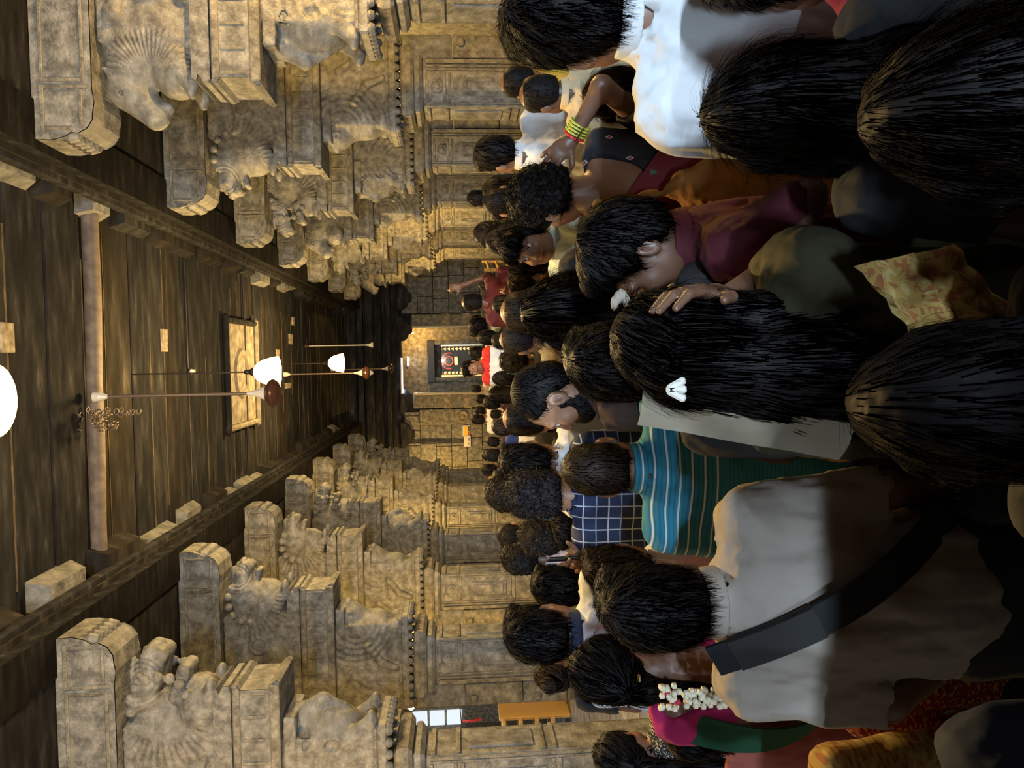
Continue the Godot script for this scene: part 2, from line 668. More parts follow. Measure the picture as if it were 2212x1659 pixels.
func build_hall() -> void:
	var b := Buf.new()
	b.cbox(Vector3(OUT_L - 0.3, -0.3, -34), Vector3(OUT_R + 0.3, 0, NEAR + 0.3), 0.0)
	var fl := structure("floor", b, M.floor)
	for i in 16:
		for k in 10:
			var x0 := -4.4 + k * 0.82
			var z0 := 2.0 - i * 1.4
			part("flagstone", one_box(Vector3(x0 + 0.006, 0.0, z0 - 1.392), Vector3(x0 + 0.814, 0.012 + 0.004 * ((i * 7 + k * 3) % 3), z0), 0.006), [M.floor, M.stone_b][(i + k) % 2], fl)
	# side walls with thickness; the left one has an opening onto the outer corridor
	var wl := Buf.new()
	wl.cbox(Vector3(OUT_L - 0.3, 0, FAR - 8), Vector3(OUT_L, 5.6, -14.2), 0)
	wl.cbox(Vector3(OUT_L - 0.3, 0, -10.2), Vector3(OUT_L, 5.6, NEAR), 0)
	wl.cbox(Vector3(OUT_L - 0.3, 3.0, -14.2), Vector3(OUT_L, 5.6, -10.2), 0)
	structure("wall_left", wl, M.stone)
	structure("wall_right", one_box(Vector3(OUT_R, 0, FAR - 8), Vector3(OUT_R + 0.3, 5.6, NEAR), 0), M.stone)
	structure("wall_back", one_box(Vector3(OUT_L, 0, NEAR), Vector3(OUT_R, 6.2, NEAR + 0.3), 0), M.stone)
	# roof of the aisles: long soffits behind the cornices
	structure("ceiling_aisle_left", one_box(Vector3(OUT_L - 0.3, 5.31, FAR - 8), Vector3(LEFT + 0.05, 6.1, NEAR + 0.3), 0), M.soot_b)
	structure("ceiling_aisle_right", one_box(Vector3(RIGHT - 0.05, 5.31, FAR - 8), Vector3(OUT_R + 0.3, 6.1, NEAR + 0.3), 0), M.soot_b)
	# nave ceiling: slabs laid across, joints recessed
	var backing := structure("ceiling", one_box(Vector3(LEFT, CEIL + 0.06, FAR - 8), Vector3(RIGHT, CEIL + 0.3, NEAR + 0.3), 0), M.soot_b)
	var z := 2.0
	var i := 0
	rng.seed = 5
	while z > FAR:
		var w := rng.randf_range(0.34, 0.72)
		var drop := rng.randf_range(-0.012, 0.02)
		if i % 7 == 3:
			drop += 0.03
		part("ceiling_slab", one_box(Vector3(LEFT + 0.02, CEIL - drop, z - w + 0.012), Vector3(RIGHT - 0.02, CEIL + 0.08, z), 0.012), [M.soot, M.soot_c, M.soot_b, M.soot][rng.randi() % 4], backing)
		if i % 3 != 1:
			var zj := z - w
			var x0 := LEFT + 0.02 + (rng.randf() * 1.6 if i % 2 else 0.0)
			part("mortar_joint", one_box(Vector3(x0, CEIL - drop - 0.004, zj - 0.006), Vector3(x0 + rng.randf_range(1.4, RIGHT - x0 - 0.02), CEIL + 0.03, zj + 0.010), 0.003), M.mortar, backing)
		z -= w
		i += 1
	# rounded pole-like rib across the nave
	var rib := Buf.new()
	var pts := []
	for k in 9:
		pts.append(Vector3(lerpf(LEFT + 0.1, RIGHT - 0.1, k / 8.0), CEIL - 0.07 + 0.006 * sin(k * 1.9), -8.05 - 0.012 * k))
	rib.tube(pts, 0.085, 12)
	lone("ceiling_beam", rib, M.woodpole, "brown rounded wooden beam spanning the ceiling behind the nearest lamp", "beam")
	# cornices along both sides
	for side in [-1, 1]:
		var edge: float = LEFT if side < 0 else RIGHT
		var inn := -float(side)
		var c := Buf.new()
		var prof := PackedVector2Array()
		for q in [[0.10, 5.28], [0.0, 5.285], [0.012, 5.31], [-0.015, 5.325], [-0.03, 5.335], [-0.03, 5.36], [0.0, 5.37], [0.02, 5.40], [0.05, 5.43], [0.06, 5.46], [0.115, 5.475], [0.12, 5.505], [0.09, 5.52], [0.09, 5.80], [-0.3, 5.80], [-0.3, 5.28]]:
			prof.append(Vector2(edge + inn * (q[0] - 0.02), q[1]))
		c.prism(prof, FAR, NEAR)
		var cm := structure("trim_cornice_%s" % ("left" if side < 0 else "right"), c, M.cornice)
		# irregular ledge blocks between the cornice and the ceiling slabs
		rng.seed = 40 + side
		var zz := 1.0
		while zz > FAR + 0.5:
			var ln := rng.randf_range(0.45, 0.95)
			var reach := rng.randf_range(0.10, 0.30)
			var hb := rng.randf_range(0.10, 0.2)
			var fb := Buf.new()
			var x0 := edge + inn * 0.02
			var x1 := edge + inn * (0.07 + reach)
			fb.frustum(CEIL - hb - 0.03, [minf(x0, x1 - inn * 0.07), maxf(x0, x1 - inn * 0.07), zz - ln + 0.08, zz - 0.08], CEIL, [minf(x0, x1), maxf(x0, x1), zz - ln, zz])
			part("ledge_block", fb, [M.stone_b, M.soot_c, M.soot_c, M.soot][rng.randi() % 4], cm)
			zz -= ln + rng.randf_range(0.05, 0.42)
		var led := Buf.new()
		led.cbox(Vector3(minf(edge, edge + inn * 0.16), 5.52, FAR), Vector3(maxf(edge, edge + inn * 0.16), 5.62, NEAR), 0.02)
		part("ledge", led, M.soot, cm)
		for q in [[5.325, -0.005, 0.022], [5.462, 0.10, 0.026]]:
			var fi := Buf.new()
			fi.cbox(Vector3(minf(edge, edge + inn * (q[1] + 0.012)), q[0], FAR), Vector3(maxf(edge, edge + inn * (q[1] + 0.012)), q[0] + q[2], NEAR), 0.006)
			part("lit_fillet", fi, M.soot_c, cm)  # paler than the cornice: light catching its edges, put into the colour

# ------------------------------------------------------------------ carved pillars
# local axes: x away from the nave, the corbel's tip at x = 0; z along the hall, the pillar centred on it
var lion_sets := []

func carve(f: Field, sd: int, a := 0.007, fr := 7.0) -> void:
	f.noise = noise_of(sd, fr, 3)
	f.amp = a

func beast_upper(kind: int) -> Field:
	var f := Field.new()
	# slab the beast is cut from
	f.box(Vector3(1.46, 4.42, 0), Vector3(0.64, 0.40, 0.205), 0.03, 0.01)
	if kind == 0:
		# lion: C-shaped neck, jaws wide open over a swelling chest
		f.ell(Vector3(0.72, 4.20, 0), Vector3(0.27, 0.185, 0.29), 0.07)
		f.cone(Vector3(1.00, 4.24, 0), Vector3(0.98, 4.46, 0), 0.24, 0.25, 0.08)
		f.cone(Vector3(0.98, 4.46, 0), Vector3(0.76, 4.60, 0), 0.25, 0.21, 0.08)
		f.ell(Vector3(0.52, 4.625, 0), Vector3(0.25, 0.165, 0.255), 0.05)
		f.box(Vector3(0.33, 4.59, 0), Vector3(0.18, 0.11, 0.19), 0.07, 0.05, 0, Basis(Vector3(0, 0, 1), 0.35))
		f.ell(Vector3(0.18, 4.57, 0), Vector3(0.06, 0.06, 0.13), 0.025)
		f.box(Vector3(0.49, 4.35, 0), Vector3(0.17, 0.06, 0.18), 0.05, 0.05, 0, Basis(Vector3(0, 0, 1), 0.30))
		f.box(Vector3(0.36, 4.435, 0), Vector3(0.20, 0.026, 0.24), 0.02, 0.02, 1, Basis(Vector3(0, 0, 1), 0.32))
		for s in [-1, 1]:
			f.ell(Vector3(0.36, 4.715, 0.15 * s), Vector3(0.13, 0.035, 0.075), 0.015)
			f.ell(Vector3(0.40, 4.655, 0.225 * s), Vector3(0.062, 0.048, 0.045), 0.006)
			f.ell(Vector3(0.40, 4.655, 0.268 * s), Vector3(0.026, 0.022, 0.018), 0.004, 1)
			f.ell(Vector3(0.60, 4.70, 0.215 * s), Vector3(0.09, 0.07, 0.05), 0.03)
			f.cone(Vector3(0.78, 4.17, 0.19 * s), Vector3(0.58, 4.08, 0.19 * s), 0.09, 0.07, 0.03)
			f.ell(Vector3(0.53, 4.075, 0.19 * s), Vector3(0.11, 0.055, 0.085), 0.03)
			for k in 9:
				var am := 1.5 + k * 0.42
				f.ell(Vector3(0.64 + 0.25 * cos(-am), 4.50 + 0.24 * sin(-am), 0.215 * s), Vector3(0.046, 0.046, 0.055), 0.008)
			for k in 3:
				f.ell(Vector3(0.29, 4.535 - 0.0 * k, (0.13 - 0.06 * k) * s), Vector3(0.03, 0.04, 0.02), 0.008)
			f.ell(Vector3(1.45, 4.22, 0.18 * s), Vector3(0.26, 0.17, 0.11), 0.04)
			f.cone(Vector3(1.38, 4.12, 0.22 * s), Vector3(1.14, 4.07, 0.22 * s), 0.06, 0.05, 0.03)
			for k in 10:
				var a0 := k * 0.6
				var a1 := a0 + 0.6
				f.cone(Vector3(1.40 + 0.12 * cos(a0), 4.55 + 0.12 * sin(a0), 0.205 * s), Vector3(1.40 + 0.12 * cos(a1), 4.55 + 0.12 * sin(a1), 0.205 * s), 0.026, 0.026, 0.01)
		f.combs = [[Vector3(0.66, 4.46, 0), 0.30, 0.54, 44.0, 0.006, 0, 0.0], [Vector3(0.42, 4.655, 0), 0.075, 0.24, 150.0, 0.0045, 1, -0.3]]
	elif kind == 1:
		# horse-like beast: arched ribbed neck, long head hanging to the chest
		f.cone(Vector3(1.05, 4.28, 0), Vector3(0.72, 4.24, 0), 0.22, 0.22, 0.08)
		f.ell(Vector3(0.60, 4.24, 0), Vector3(0.19, 0.18, 0.26), 0.06)
		f.cone(Vector3(0.92, 4.36, 0), Vector3(0.70, 4.58, 0), 0.25, 0.21, 0.1)
		f.cone(Vector3(0.70, 4.58, 0), Vector3(0.50, 4.62, 0), 0.22, 0.18, 0.08)
		f.cone(Vector3(0.48, 4.62, 0), Vector3(0.27, 4.42, 0), 0.17, 0.12, 0.05)
		f.ell(Vector3(0.24, 4.42, 0), Vector3(0.085, 0.075, 0.11), 0.03)
		f.ell(Vector3(0.33, 4.36, 0), Vector3(0.06, 0.09, 0.08), 0.03)
		for s in [-1, 1]:
			f.ell(Vector3(0.42, 4.66, 0.13 * s), Vector3(0.05, 0.04, 0.04), 0.015)
			f.ell(Vector3(0.41, 4.65, 0.165 * s), Vector3(0.025, 0.02, 0.02), 0.006, 1)
			f.cone(Vector3(0.55, 4.70, 0.13 * s), Vector3(0.62, 4.79, 0.15 * s), 0.04, 0.015, 0.02)
			f.cone(Vector3(0.72, 4.20, 0.17 * s), Vector3(0.50, 4.09, 0.17 * s), 0.085, 0.06, 0.04)
			f.ell(Vector3(0.46, 4.07, 0.17 * s), Vector3(0.10, 0.05, 0.07), 0.03)
			f.ell(Vector3(1.35, 4.36, 0.21 * s), Vector3(0.22, 0.20, 0.09), 0.04)
			f.cone(Vector3(1.35, 4.55, 0.22 * s), Vector3(1.10, 4.66, 0.22 * s), 0.05, 0.06, 0.03)
			f.ell(Vector3(1.05, 4.68, 0.22 * s), Vector3(0.08, 0.08, 0.07), 0.02)
			f.cone(Vector3(1.48, 4.2, 0.24 * s), Vector3(1.2, 4.1, 0.24 * s), 0.06, 0.05, 0.03)
			for k in 8:
				var a2 := k * 0.55 + 1.0
				f.cone(Vector3(1.60 + 0.12 * cos(a2), 4.55 + 0.12 * sin(a2), 0.235 * s), Vector3(1.60 + 0.12 * cos(a2 + 0.55), 4.55 + 0.12 * sin(a2 + 0.55), 0.235 * s), 0.025, 0.025, 0.01)
		f.combs = [[Vector3(0.52, 4.40, 0), 0.17, 0.42, 52.0, 0.006, 0, 0.05]]
	else:
		# maned lion with a heavy brow, ring-shaped tail on the flank
		f.ell(Vector3(0.72, 4.30, 0), Vector3(0.30, 0.24, 0.30), 0.08)
		f.cone(Vector3(1.0, 4.35, 0), Vector3(0.66, 4.52, 0), 0.26, 0.24, 0.1)
		f.ell(Vector3(0.60, 4.57, 0), Vector3(0.29, 0.21, 0.285), 0.05)
		f.ell(Vector3(0.40, 4.60, 0), Vector3(0.20, 0.16, 0.21), 0.04)
		f.box(Vector3(0.28, 4.56, 0), Vector3(0.10, 0.085, 0.14), 0.05, 0.03, 0, Basis(Vector3(0, 0, 1), 0.25))
		f.ell(Vector3(0.185, 4.60, 0), Vector3(0.05, 0.045, 0.08), 0.02)
		f.box(Vector3(0.36, 4.42, 0), Vector3(0.09, 0.035, 0.11), 0.03, 0.02, 0, Basis(Vector3(0, 0, 1), 0.2))
		for s in [-1, 1]:
			f.ell(Vector3(0.31, 4.69, 0.12 * s), Vector3(0.10, 0.04, 0.07), 0.015)
			f.ell(Vector3(0.32, 4.635, 0.165 * s), Vector3(0.05, 0.04, 0.04), 0.01)
			f.ell(Vector3(0.28, 4.52, 0.135 * s), Vector3(0.10, 0.03, 0.03), 0.01)
			f.ell(Vector3(0.50, 4.70, 0.20 * s), Vector3(0.07, 0.06, 0.05), 0.02)
			f.cone(Vector3(0.72, 4.2, 0.19 * s), Vector3(0.56, 4.08, 0.19 * s), 0.09, 0.07, 0.04)
			f.ell(Vector3(0.5, 4.07, 0.19 * s), Vector3(0.11, 0.05, 0.075), 0.03)
			f.ell(Vector3(1.40, 4.20, 0.20 * s), Vector3(0.28, 0.16, 0.11), 0.04)
			for k in 8:
				var an := -1.4 + k * 0.45
				f.ell(Vector3(0.62 + 0.27 * cos(an), 4.50 + 0.25 * sin(an), 0.235 * s), Vector3(0.05, 0.05, 0.055), 0.008)
			for k in 11:
				var a4 := k * 0.6
				f.cone(Vector3(1.18 + 0.10 * cos(a4), 4.40 + 0.10 * sin(a4), 0.24 * s), Vector3(1.18 + 0.10 * cos(a4 + 0.6), 4.40 + 0.10 * sin(a4 + 0.6), 0.24 * s), 0.024, 0.024, 0.01)
		f.combs = [[Vector3(0.56, 4.50, 0), 0.32, 0.56, 46.0, 0.006, 0, 0.0], [Vector3(0.33, 4.635, 0), 0.07, 0.2, 150.0, 0.0045, 1, -0.3]]
	carve(f, 70 + kind)
	return f

func beast_lower(kind: int) -> Field:
	var f := Field.new()
	f.box(Vector3(1.50, 3.08, 0), Vector3(0.53, 0.40, 0.27), 0.02, 0.01)
	f.box(Vector3(1.02, 3.41, 0), Vector3(0.25, 0.055, 0.29), 0.02, 0.02)
	if kind == 0:
		f.ell(Vector3(1.12, 2.98, 0), Vector3(0.26, 0.28, 0.30), 0.06)
		f.cone(Vector3(1.22, 3.0, 0), Vector3(1.0, 3.24, 0), 0.25, 0.20, 0.08)
		f.ell(Vector3(0.92, 3.28, 0), Vector3(0.18, 0.13, 0.22), 0.05)
		f.ell(Vector3(0.82, 3.33, 0), Vector3(0.12, 0.07, 0.14), 0.03)
		for s in [-1, 1]:
			f.ell(Vector3(0.87, 3.30, 0.19 * s), Vector3(0.06, 0.05, 0.04), 0.01)
			f.ell(Vector3(0.86, 3.30, 0.225 * s), Vector3(0.035, 0.03, 0.02), 0.006, 1)
			f.cone(Vector3(1.24, 3.08, 0.29 * s), Vector3(1.45, 2.92, 0.29 * s), 0.05, 0.04, 0.03)
			f.cone(Vector3(1.45, 2.92, 0.29 * s), Vector3(1.52, 2.74, 0.29 * s), 0.05, 0.04, 0.03)
			f.ell(Vector3(1.05, 2.75, 0.22 * s), Vector3(0.12, 0.08, 0.09), 0.04)
			f.cone(Vector3(1.60, 3.25, 0.27 * s), Vector3(1.75, 3.05, 0.27 * s), 0.05, 0.03, 0.03)
		f.combs = [[Vector3(0.98, 3.22, 0), 0.12, 0.55, 85.0, 0.006, 1, 0.02]]
	else:
		f.cone(Vector3(1.30, 2.90, 0), Vector3(1.06, 2.98, 0), 0.24, 0.23, 0.08)
		f.ell(Vector3(1.0, 3.08, 0), Vector3(0.22, 0.25, 0.28), 0.06)
		f.cone(Vector3(1.05, 3.15, 0), Vector3(0.90, 3.32, 0), 0.21, 0.14, 0.06)
		f.cone(Vector3(0.88, 3.33, 0), Vector3(0.74, 3.16, 0), 0.12, 0.075, 0.04)
		f.cone(Vector3(0.74, 3.16, 0), Vector3(0.80, 2.98, 0), 0.06, 0.04, 0.04)
		for s in [-1, 1]:
			f.ell(Vector3(0.85, 3.33, 0.11 * s), Vector3(0.05, 0.04, 0.03), 0.01)
			f.ell(Vector3(1.02, 3.28, 0.235 * s), Vector3(0.06, 0.07, 0.03), 0.01, 1)
			f.ell(Vector3(1.05, 3.05, 0.285 * s), Vector3(0.055, 0.07, 0.03), 0.01, 1)
			f.cone(Vector3(1.02, 2.92, 0.22 * s), Vector3(0.88, 2.74, 0.22 * s), 0.08, 0.06, 0.04)
			f.ell(Vector3(0.86, 2.72, 0.22 * s), Vector3(0.09, 0.05, 0.08), 0.03)
			f.cone(Vector3(1.5, 2.8, 0.27 * s), Vector3(1.7, 3.1, 0.27 * s), 0.06, 0.04, 0.03)
		f.combs = [[Vector3(1.25, 2.75, 0), 0.15, 0.62, 80.0, 0.006, 1, -0.25]]
	carve(f, 90 + kind)
	return f

func make_pillar(label: String, up_kind: int, low_kind: int) -> Node3D:
	var t := thing("carved_pillar", label, "pillar", Vector3.ZERO, 0.0, "carved bracket pillars along the hall")
	# shaft and its mouldings
	var sh := part("shaft", one_box(Vector3(1.18, 0, -0.29), Vector3(1.76, 2.26, 0.29), 0.02), M.stone, t)
	for s in [-1.0, 1.0]:
		var zf: float = 0.29 * s
		for q in [[1.185, 0.03, 0.022], [1.225, 0.02, 0.012], [1.62, 0.022, 0.022], [1.66, 0.022, 0.03], [1.70, 0.05, 0.04]]:
			part("moulding", one_box(Vector3(q[0], 0.1, minf(zf, zf + s * q[2])), Vector3(q[0] + q[1], 2.22, maxf(zf, zf + s * q[2])), 0.006), M.stone_c, sh)
		for y in [2.19, 1.98, 1.92, 1.12, 1.06]:
			part("moulding", one_box(Vector3(1.25, y, minf(zf, zf + s * 0.014)), Vector3(1.60, y + 0.035, maxf(zf, zf + s * 0.014)), 0.005), M.stone_c, sh)
		part("raised_panel", one_box(Vector3(1.32, 1.20, minf(zf, zf + s * 0.018)), Vector3(1.54, 1.78, maxf(zf, zf + s * 0.018)), 0.008), M.stone_b, sh)
		part("raised_panel", one_box(Vector3(1.37, 1.26, minf(zf, zf + s * 0.032)), Vector3(1.49, 1.72, maxf(zf, zf + s * 0.032)), 0.006), M.stone, sh)
		var ro := Buf.new()
		ro.lathe([Vector2(0.0, 0.03), Vector2(0.03, 0.026), Vector2(0.035, 0.012), Vector2(0.06, 0.012), Vector2(0.066, 0.022), Vector2(0.078, 0.022), Vector2(0.084, 0.0)], 14, Transform3D(Basis(Vector3(1, 0, 0), PI / 2 * s), Vector3(1.43, 2.085, zf)))
		part("rosette", ro, M.carved, sh)
	for y in [2.17, 1.95, 1.2, 1.1]:
		part("moulding", one_box(Vector3(1.155, y, -0.27), Vector3(1.185, y + 0.04, 0.27), 0.006), M.stone_c, sh)
	part("raised_panel", one_box(Vector3(1.158, 1.3, -0.17), Vector3(1.185, 1.88, 0.17), 0.008), M.stone_b, sh)
	# capital: two cushions
	var cp := Buf.new()
	cp.frustum(2.26, [1.16, 1.78, -0.31, 0.31], 2.30, [1.115, 1.82, -0.355, 0.355])
	cp.frustum(2.30, [1.115, 1.82, -0.355, 0.355], 2.345, [1.115, 1.82, -0.355, 0.355])
	cp.frustum(2.345, [1.115, 1.82, -0.355, 0.355], 2.365, [1.15, 1.80, -0.33, 0.33])
	part("capital", cp, M.stone, t)
	var cu := Buf.new()
	cu.frustum(2.365, [1.09, 1.83, -0.37, 0.37], 2.40, [1.05, 1.86, -0.40, 0.40])
	cu.frustum(2.40, [1.05, 1.86, -0.40, 0.40], 2.46, [1.04, 1.87, -0.41, 0.41])
	cu.frustum(2.46, [1.04, 1.87, -0.41, 0.41], 2.50, [1.07, 1.85, -0.385, 0.385])
	cu.frustum(2.50, [1.07, 1.85, -0.385, 0.385], 2.525, [1.14, 1.80, -0.33, 0.33])
	part("cushion", cu, M.stone_c, t)
	# lotus band: slab with hanging petals
	var lo := Buf.new()
	lo.cbox(Vector3(0.86, 2.575, -0.37), Vector3(2.0, 2.66, 0.37), 0.015)
	lo.cbox(Vector3(0.90, 2.66, -0.34), Vector3(1.97, 2.70, 0.34), 0.01)
	for k in 11:
		for s in [-1.0, 1.0]:
			lo.ball(Vector3(0.91 + k * 0.104, 2.565, 0.345 * s), Vector3(0.046, 0.045, 0.03), 8)
	for k in 7:
		lo.ball(Vector3(0.885, 2.565, -0.30 + k * 0.10), Vector3(0.03, 0.045, 0.045), 8)
	part("lotus_band", lo, M.carved, t)
	# plinths under the upper beast, the lower one divided by ribs
	var p2 := Buf.new()
	p2.prism(PackedVector2Array([Vector2(0.45, 3.47), Vector2(0.43, 3.50), Vector2(0.47, 3.56), Vector2(0.50, 3.58), Vector2(0.50, 3.80), Vector2(0.46, 3.83), Vector2(0.46, 3.865), Vector2(2.12, 3.865), Vector2(2.12, 3.47)]), -0.34, 0.34, 0.012)
	var pl := part("plinth", p2, M.stone, t)
	for s in [-1.0, 1.0]:
		for k in 8:
			var zr: float = 0.34 * s
			part("plinth_rib", one_box(Vector3(0.52 + k * 0.2, 3.59, minf(zr, zr + s * 0.012)), Vector3(0.545 + k * 0.2, 3.79, maxf(zr, zr + s * 0.012)), 0.005), M.stone_c, pl)
		part("plinth_band", one_box(Vector3(0.46, 3.47, minf(0.34 * s, 0.375 * s)), Vector3(2.1, 3.555, maxf(0.34 * s, 0.375 * s)), 0.012), M.stone_c, pl)
		part("plinth_band", one_box(Vector3(0.48, 3.80, minf(0.34 * s, 0.365 * s)), Vector3(2.1, 3.862, maxf(0.34 * s, 0.365 * s)), 0.01), M.stone_c, pl)
	var p1 := Buf.new()
	p1.prism(PackedVector2Array([Vector2(0.50, 3.885), Vector2(0.47, 3.90), Vector2(0.47, 3.95), Vector2(0.53, 3.965), Vector2(0.53, 3.985), Vector2(0.48, 4.0), Vector2(0.50, 4.035), Vector2(2.1, 4.035), Vector2(2.1, 3.885)]), -0.31, 0.31, 0.01)
	p1.cbox(Vector3(0.6, 3.86, -0.26), Vector3(2.1, 3.89, 0.26), 0.0)
	part("upper_plinth", p1, M.carved, t)
	# neck between the plinth and the lower beast
	part("block", one_box(Vector3(1.0, 2.70, -0.25), Vector3(2.05, 3.48, 0.25), 0.01), M.stone_b, t)
	# corbel with a moulded, rounded tip
	var co := Buf.new()
	var cpr := PackedVector2Array([Vector2(0.0, 5.30), Vector2(-0.005, 5.16), Vector2(0.02, 5.06), Vector2(0.06, 5.00), Vector2(0.05, 4.95), Vector2(0.09, 4.88), Vector2(0.16, 4.835), Vector2(0.22, 4.83), Vector2(0.30, 4.815), Vector2(0.40, 4.83), Vector2(2.2, 4.83), Vector2(2.2, 5.30)])
	co.prism(cpr, -0.31, 0.31, 0.02)
	var cb := part("corbel", co, M.stone, t)
	for s in [-1.0, 1.0]:
		var zc: float = 0.31 * s
		for q in [[0.05, 5.20, 0.42, 5.235], [0.10, 4.90, 0.40, 4.93], [0.405, 4.86, 0.435, 5.235], [0.46, 5.20, 2.1, 5.23], [0.46, 4.88, 2.1, 4.91], [0.46, 4.91, 0.49, 5.20], [0.07, 4.99, 0.10, 5.20]]:
			part("corbel_fillet", one_box(Vector3(q[0], q[1], minf(zc, zc + s * 0.018)), Vector3(q[2], q[3], maxf(zc, zc + s * 0.018)), 0.006), M.stone_c, cb)
	for k in 5:
		var pe := Buf.new()
		pe.ball(Vector3(0.045, 5.04, -0.22 + k * 0.11), Vector3(0.06, 0.10, 0.05), 8)
		part("petal", pe, M.carved, cb)
	# rear half of the pier, built of courses
	var ys := [0.0, 0.62, 1.18, 1.9, 2.55, 3.2, 3.95, 4.6, 5.31]
	for k in 8:
		part("rear_block", one_box(Vector3(1.77 + 0.01 * (k % 3), ys[k], -0.24 - 0.012 * (k % 2)), Vector3(2.06, ys[k + 1] - 0.008, 0.24 + 0.012 * (k % 2)), 0.012), [M.stone_b, M.stone, M.stone_c][k % 3], t)
	for s in [-1.0, 1.0]:
		for y in [0.95, 1.75, 2.5]:
			part("wall_boss", one_box(Vector3(1.92, y, minf(0.24 * s, 0.31 * s)), Vector3(2.02, y + 0.09, maxf(0.24 * s, 0.31 * s)), 0.02), M.stone_c, t)
	t.set_meta("k", [up_kind, low_kind])
	return t

func build_pillars() -> void:
	var words := ["nearest the camera", "second from the camera", "third from the camera", "fourth from the camera", "fifth from the camera", "sixth from the camera", "farthest from the camera"]
	var ups := [[0, 2, 2, 0, 0, 2, 0], [1, 2, 0, 1, 2, 0, 1]]
	var lows := [[1, 0, 0, 1, 0, 1, 0], [1, 0, 1, 0, 1, 0, 1]]
	var upper := [[], [], []]
	var lower := [[], []]
	var proto: Node3D = null
	var beast := ["a maned lion bracket", "an arched-neck horse bracket", "a heavy-browed lion bracket"]
	for side in 2:
		for k in 7:
			var label: String = "carved stone pillar with %s, %s in the %s row" % [beast[ups[side][k]], words[k], ["left", "right"][side]]
			var t: Node3D
			if proto == null:
				t = make_pillar(label, 0, 0)
				proto = t
			else:
				t = proto.duplicate()
				t.name = numbered("carved_pillar")
				add_child(t)
				t.set_meta("label", label)
			t.remove_meta("k")
			t.position = Vector3([LEFT, RIGHT][side], 0, -6.33 - 2.72 * k - 0.25)
			t.scale = Vector3(1, 1, 0.8)
			t.rotation.y = [PI, 0.0][side]
			upper[ups[side][k]].append(t)
			lower[lows[side][k]].append(t)
	for k in 3:
		job(["lion_bracket", "horse_bracket", "lion_bracket"][k], [[beast_upper(k), 0.012]], M.carved, upper[k])
	for k in 2:
		job("beast_relief", [[beast_lower(k), 0.013]], M.carved, lower[k])

# ------------------------------------------------------------------ lights and fittings
func omni(at: Vector3, c: Color, e: float, size: float, parent: Node) -> void:
	var l := OmniLight3D.new()
	l.light_color = c
	l.light_energy = e
	l.light_size = size
	l.omni_range = 40.0
	l.omni_attenuation = 2.0
	l.shadow_enabled = true
	parent.add_child(l)
	l.position = at

const WARM := Color(1.0, 0.845, 0.56)
const AMBER := Color(1.0, 0.80, 0.44)
const COOL := Color(0.80, 0.90, 1.0)

func pendant(at: Vector3, energy: float, label: String) -> void:
	# at: centre of the shade's mouth
	var t := thing("pendant_lamp", label, "lamp", at, 0.0, "bell-shaped pendant lamps down the hall")
	var sh := Buf.new()
	sh.lathe([Vector2(0.185, 0.0), Vector2(0.18, 0.03), Vector2(0.165, 0.10), Vector2(0.14, 0.18), Vector2(0.105, 0.24), Vector2(0.06, 0.275), Vector2(0.04, 0.28)], 28)
	part("lamp_shade", sh, M.lampshade, t, "glowing milky bell shade")
	var bu := Buf.new()
	bu.ball(Vector3(0, 0.13, 0), Vector3(0.06, 0.075, 0.06), 14)
	part("bulb", bu, M.lamp_bulb, t)
	var ca := Buf.new()
	ca.lathe([Vector2(0.0, 0.40), Vector2(0.02, 0.40), Vector2(0.03, 0.37), Vector2(0.028, 0.34), Vector2(0.05, 0.31), Vector2(0.06, 0.27), Vector2(0.0, 0.27)], 14)
	part("lamp_holder", ca, M.iron, t)
	var ro := Buf.new()
	ro.tube([Vector3(0, 0.39, 0), Vector3(0, CEIL - at.y, 0)], 0.009, 6)
	part("rod", ro, M.iron, t)
	omni(Vector3(0, 0.02, 0), WARM, energy, 0.15, t)

func fan(at: Vector3, label: String, motor: int) -> void:
	# at: ceiling point; rod 1.85 m
	var t := thing("ceiling_fan", label, "fan", at, 0.0, "rods of ceiling fans")
	var ro := Buf.new()
	ro.tube([Vector3(0, -0.02, 0), Vector3(0, -1.72, 0)], 0.016, 8)
	part("rod", ro, M.whitepaint if motor == 2 else M.chain, t)
	var top := Buf.new()
	top.lathe([Vector2(0.018, -0.14), Vector2(0.05, -0.06), Vector2(0.055, 0.0), Vector2(0.0, 0.0)], 12)
	part("canopy", top, M.brownmotor if motor == 2 else M.whitepaint, t)
	var lowc := Buf.new()
	lowc.lathe([Vector2(0.017, -1.55), Vector2(0.03, -1.62), Vector2(0.075, -1.74), Vector2(0.0, -1.745)], 12)
	part("lower_canopy", lowc, M.whitepaint, t)
	if motor != 2:
		var mo := Buf.new()
		mo.lathe([Vector2(0.0, -1.74), Vector2(0.08, -1.745), Vector2(0.13, -1.78), Vector2(0.15, -1.81), Vector2(0.15, -1.83), Vector2(0.12, -1.87), Vector2(0.06, -1.90), Vector2(0.0, -1.905)], 18)
		part("motor", mo, M.brownmotor, t)

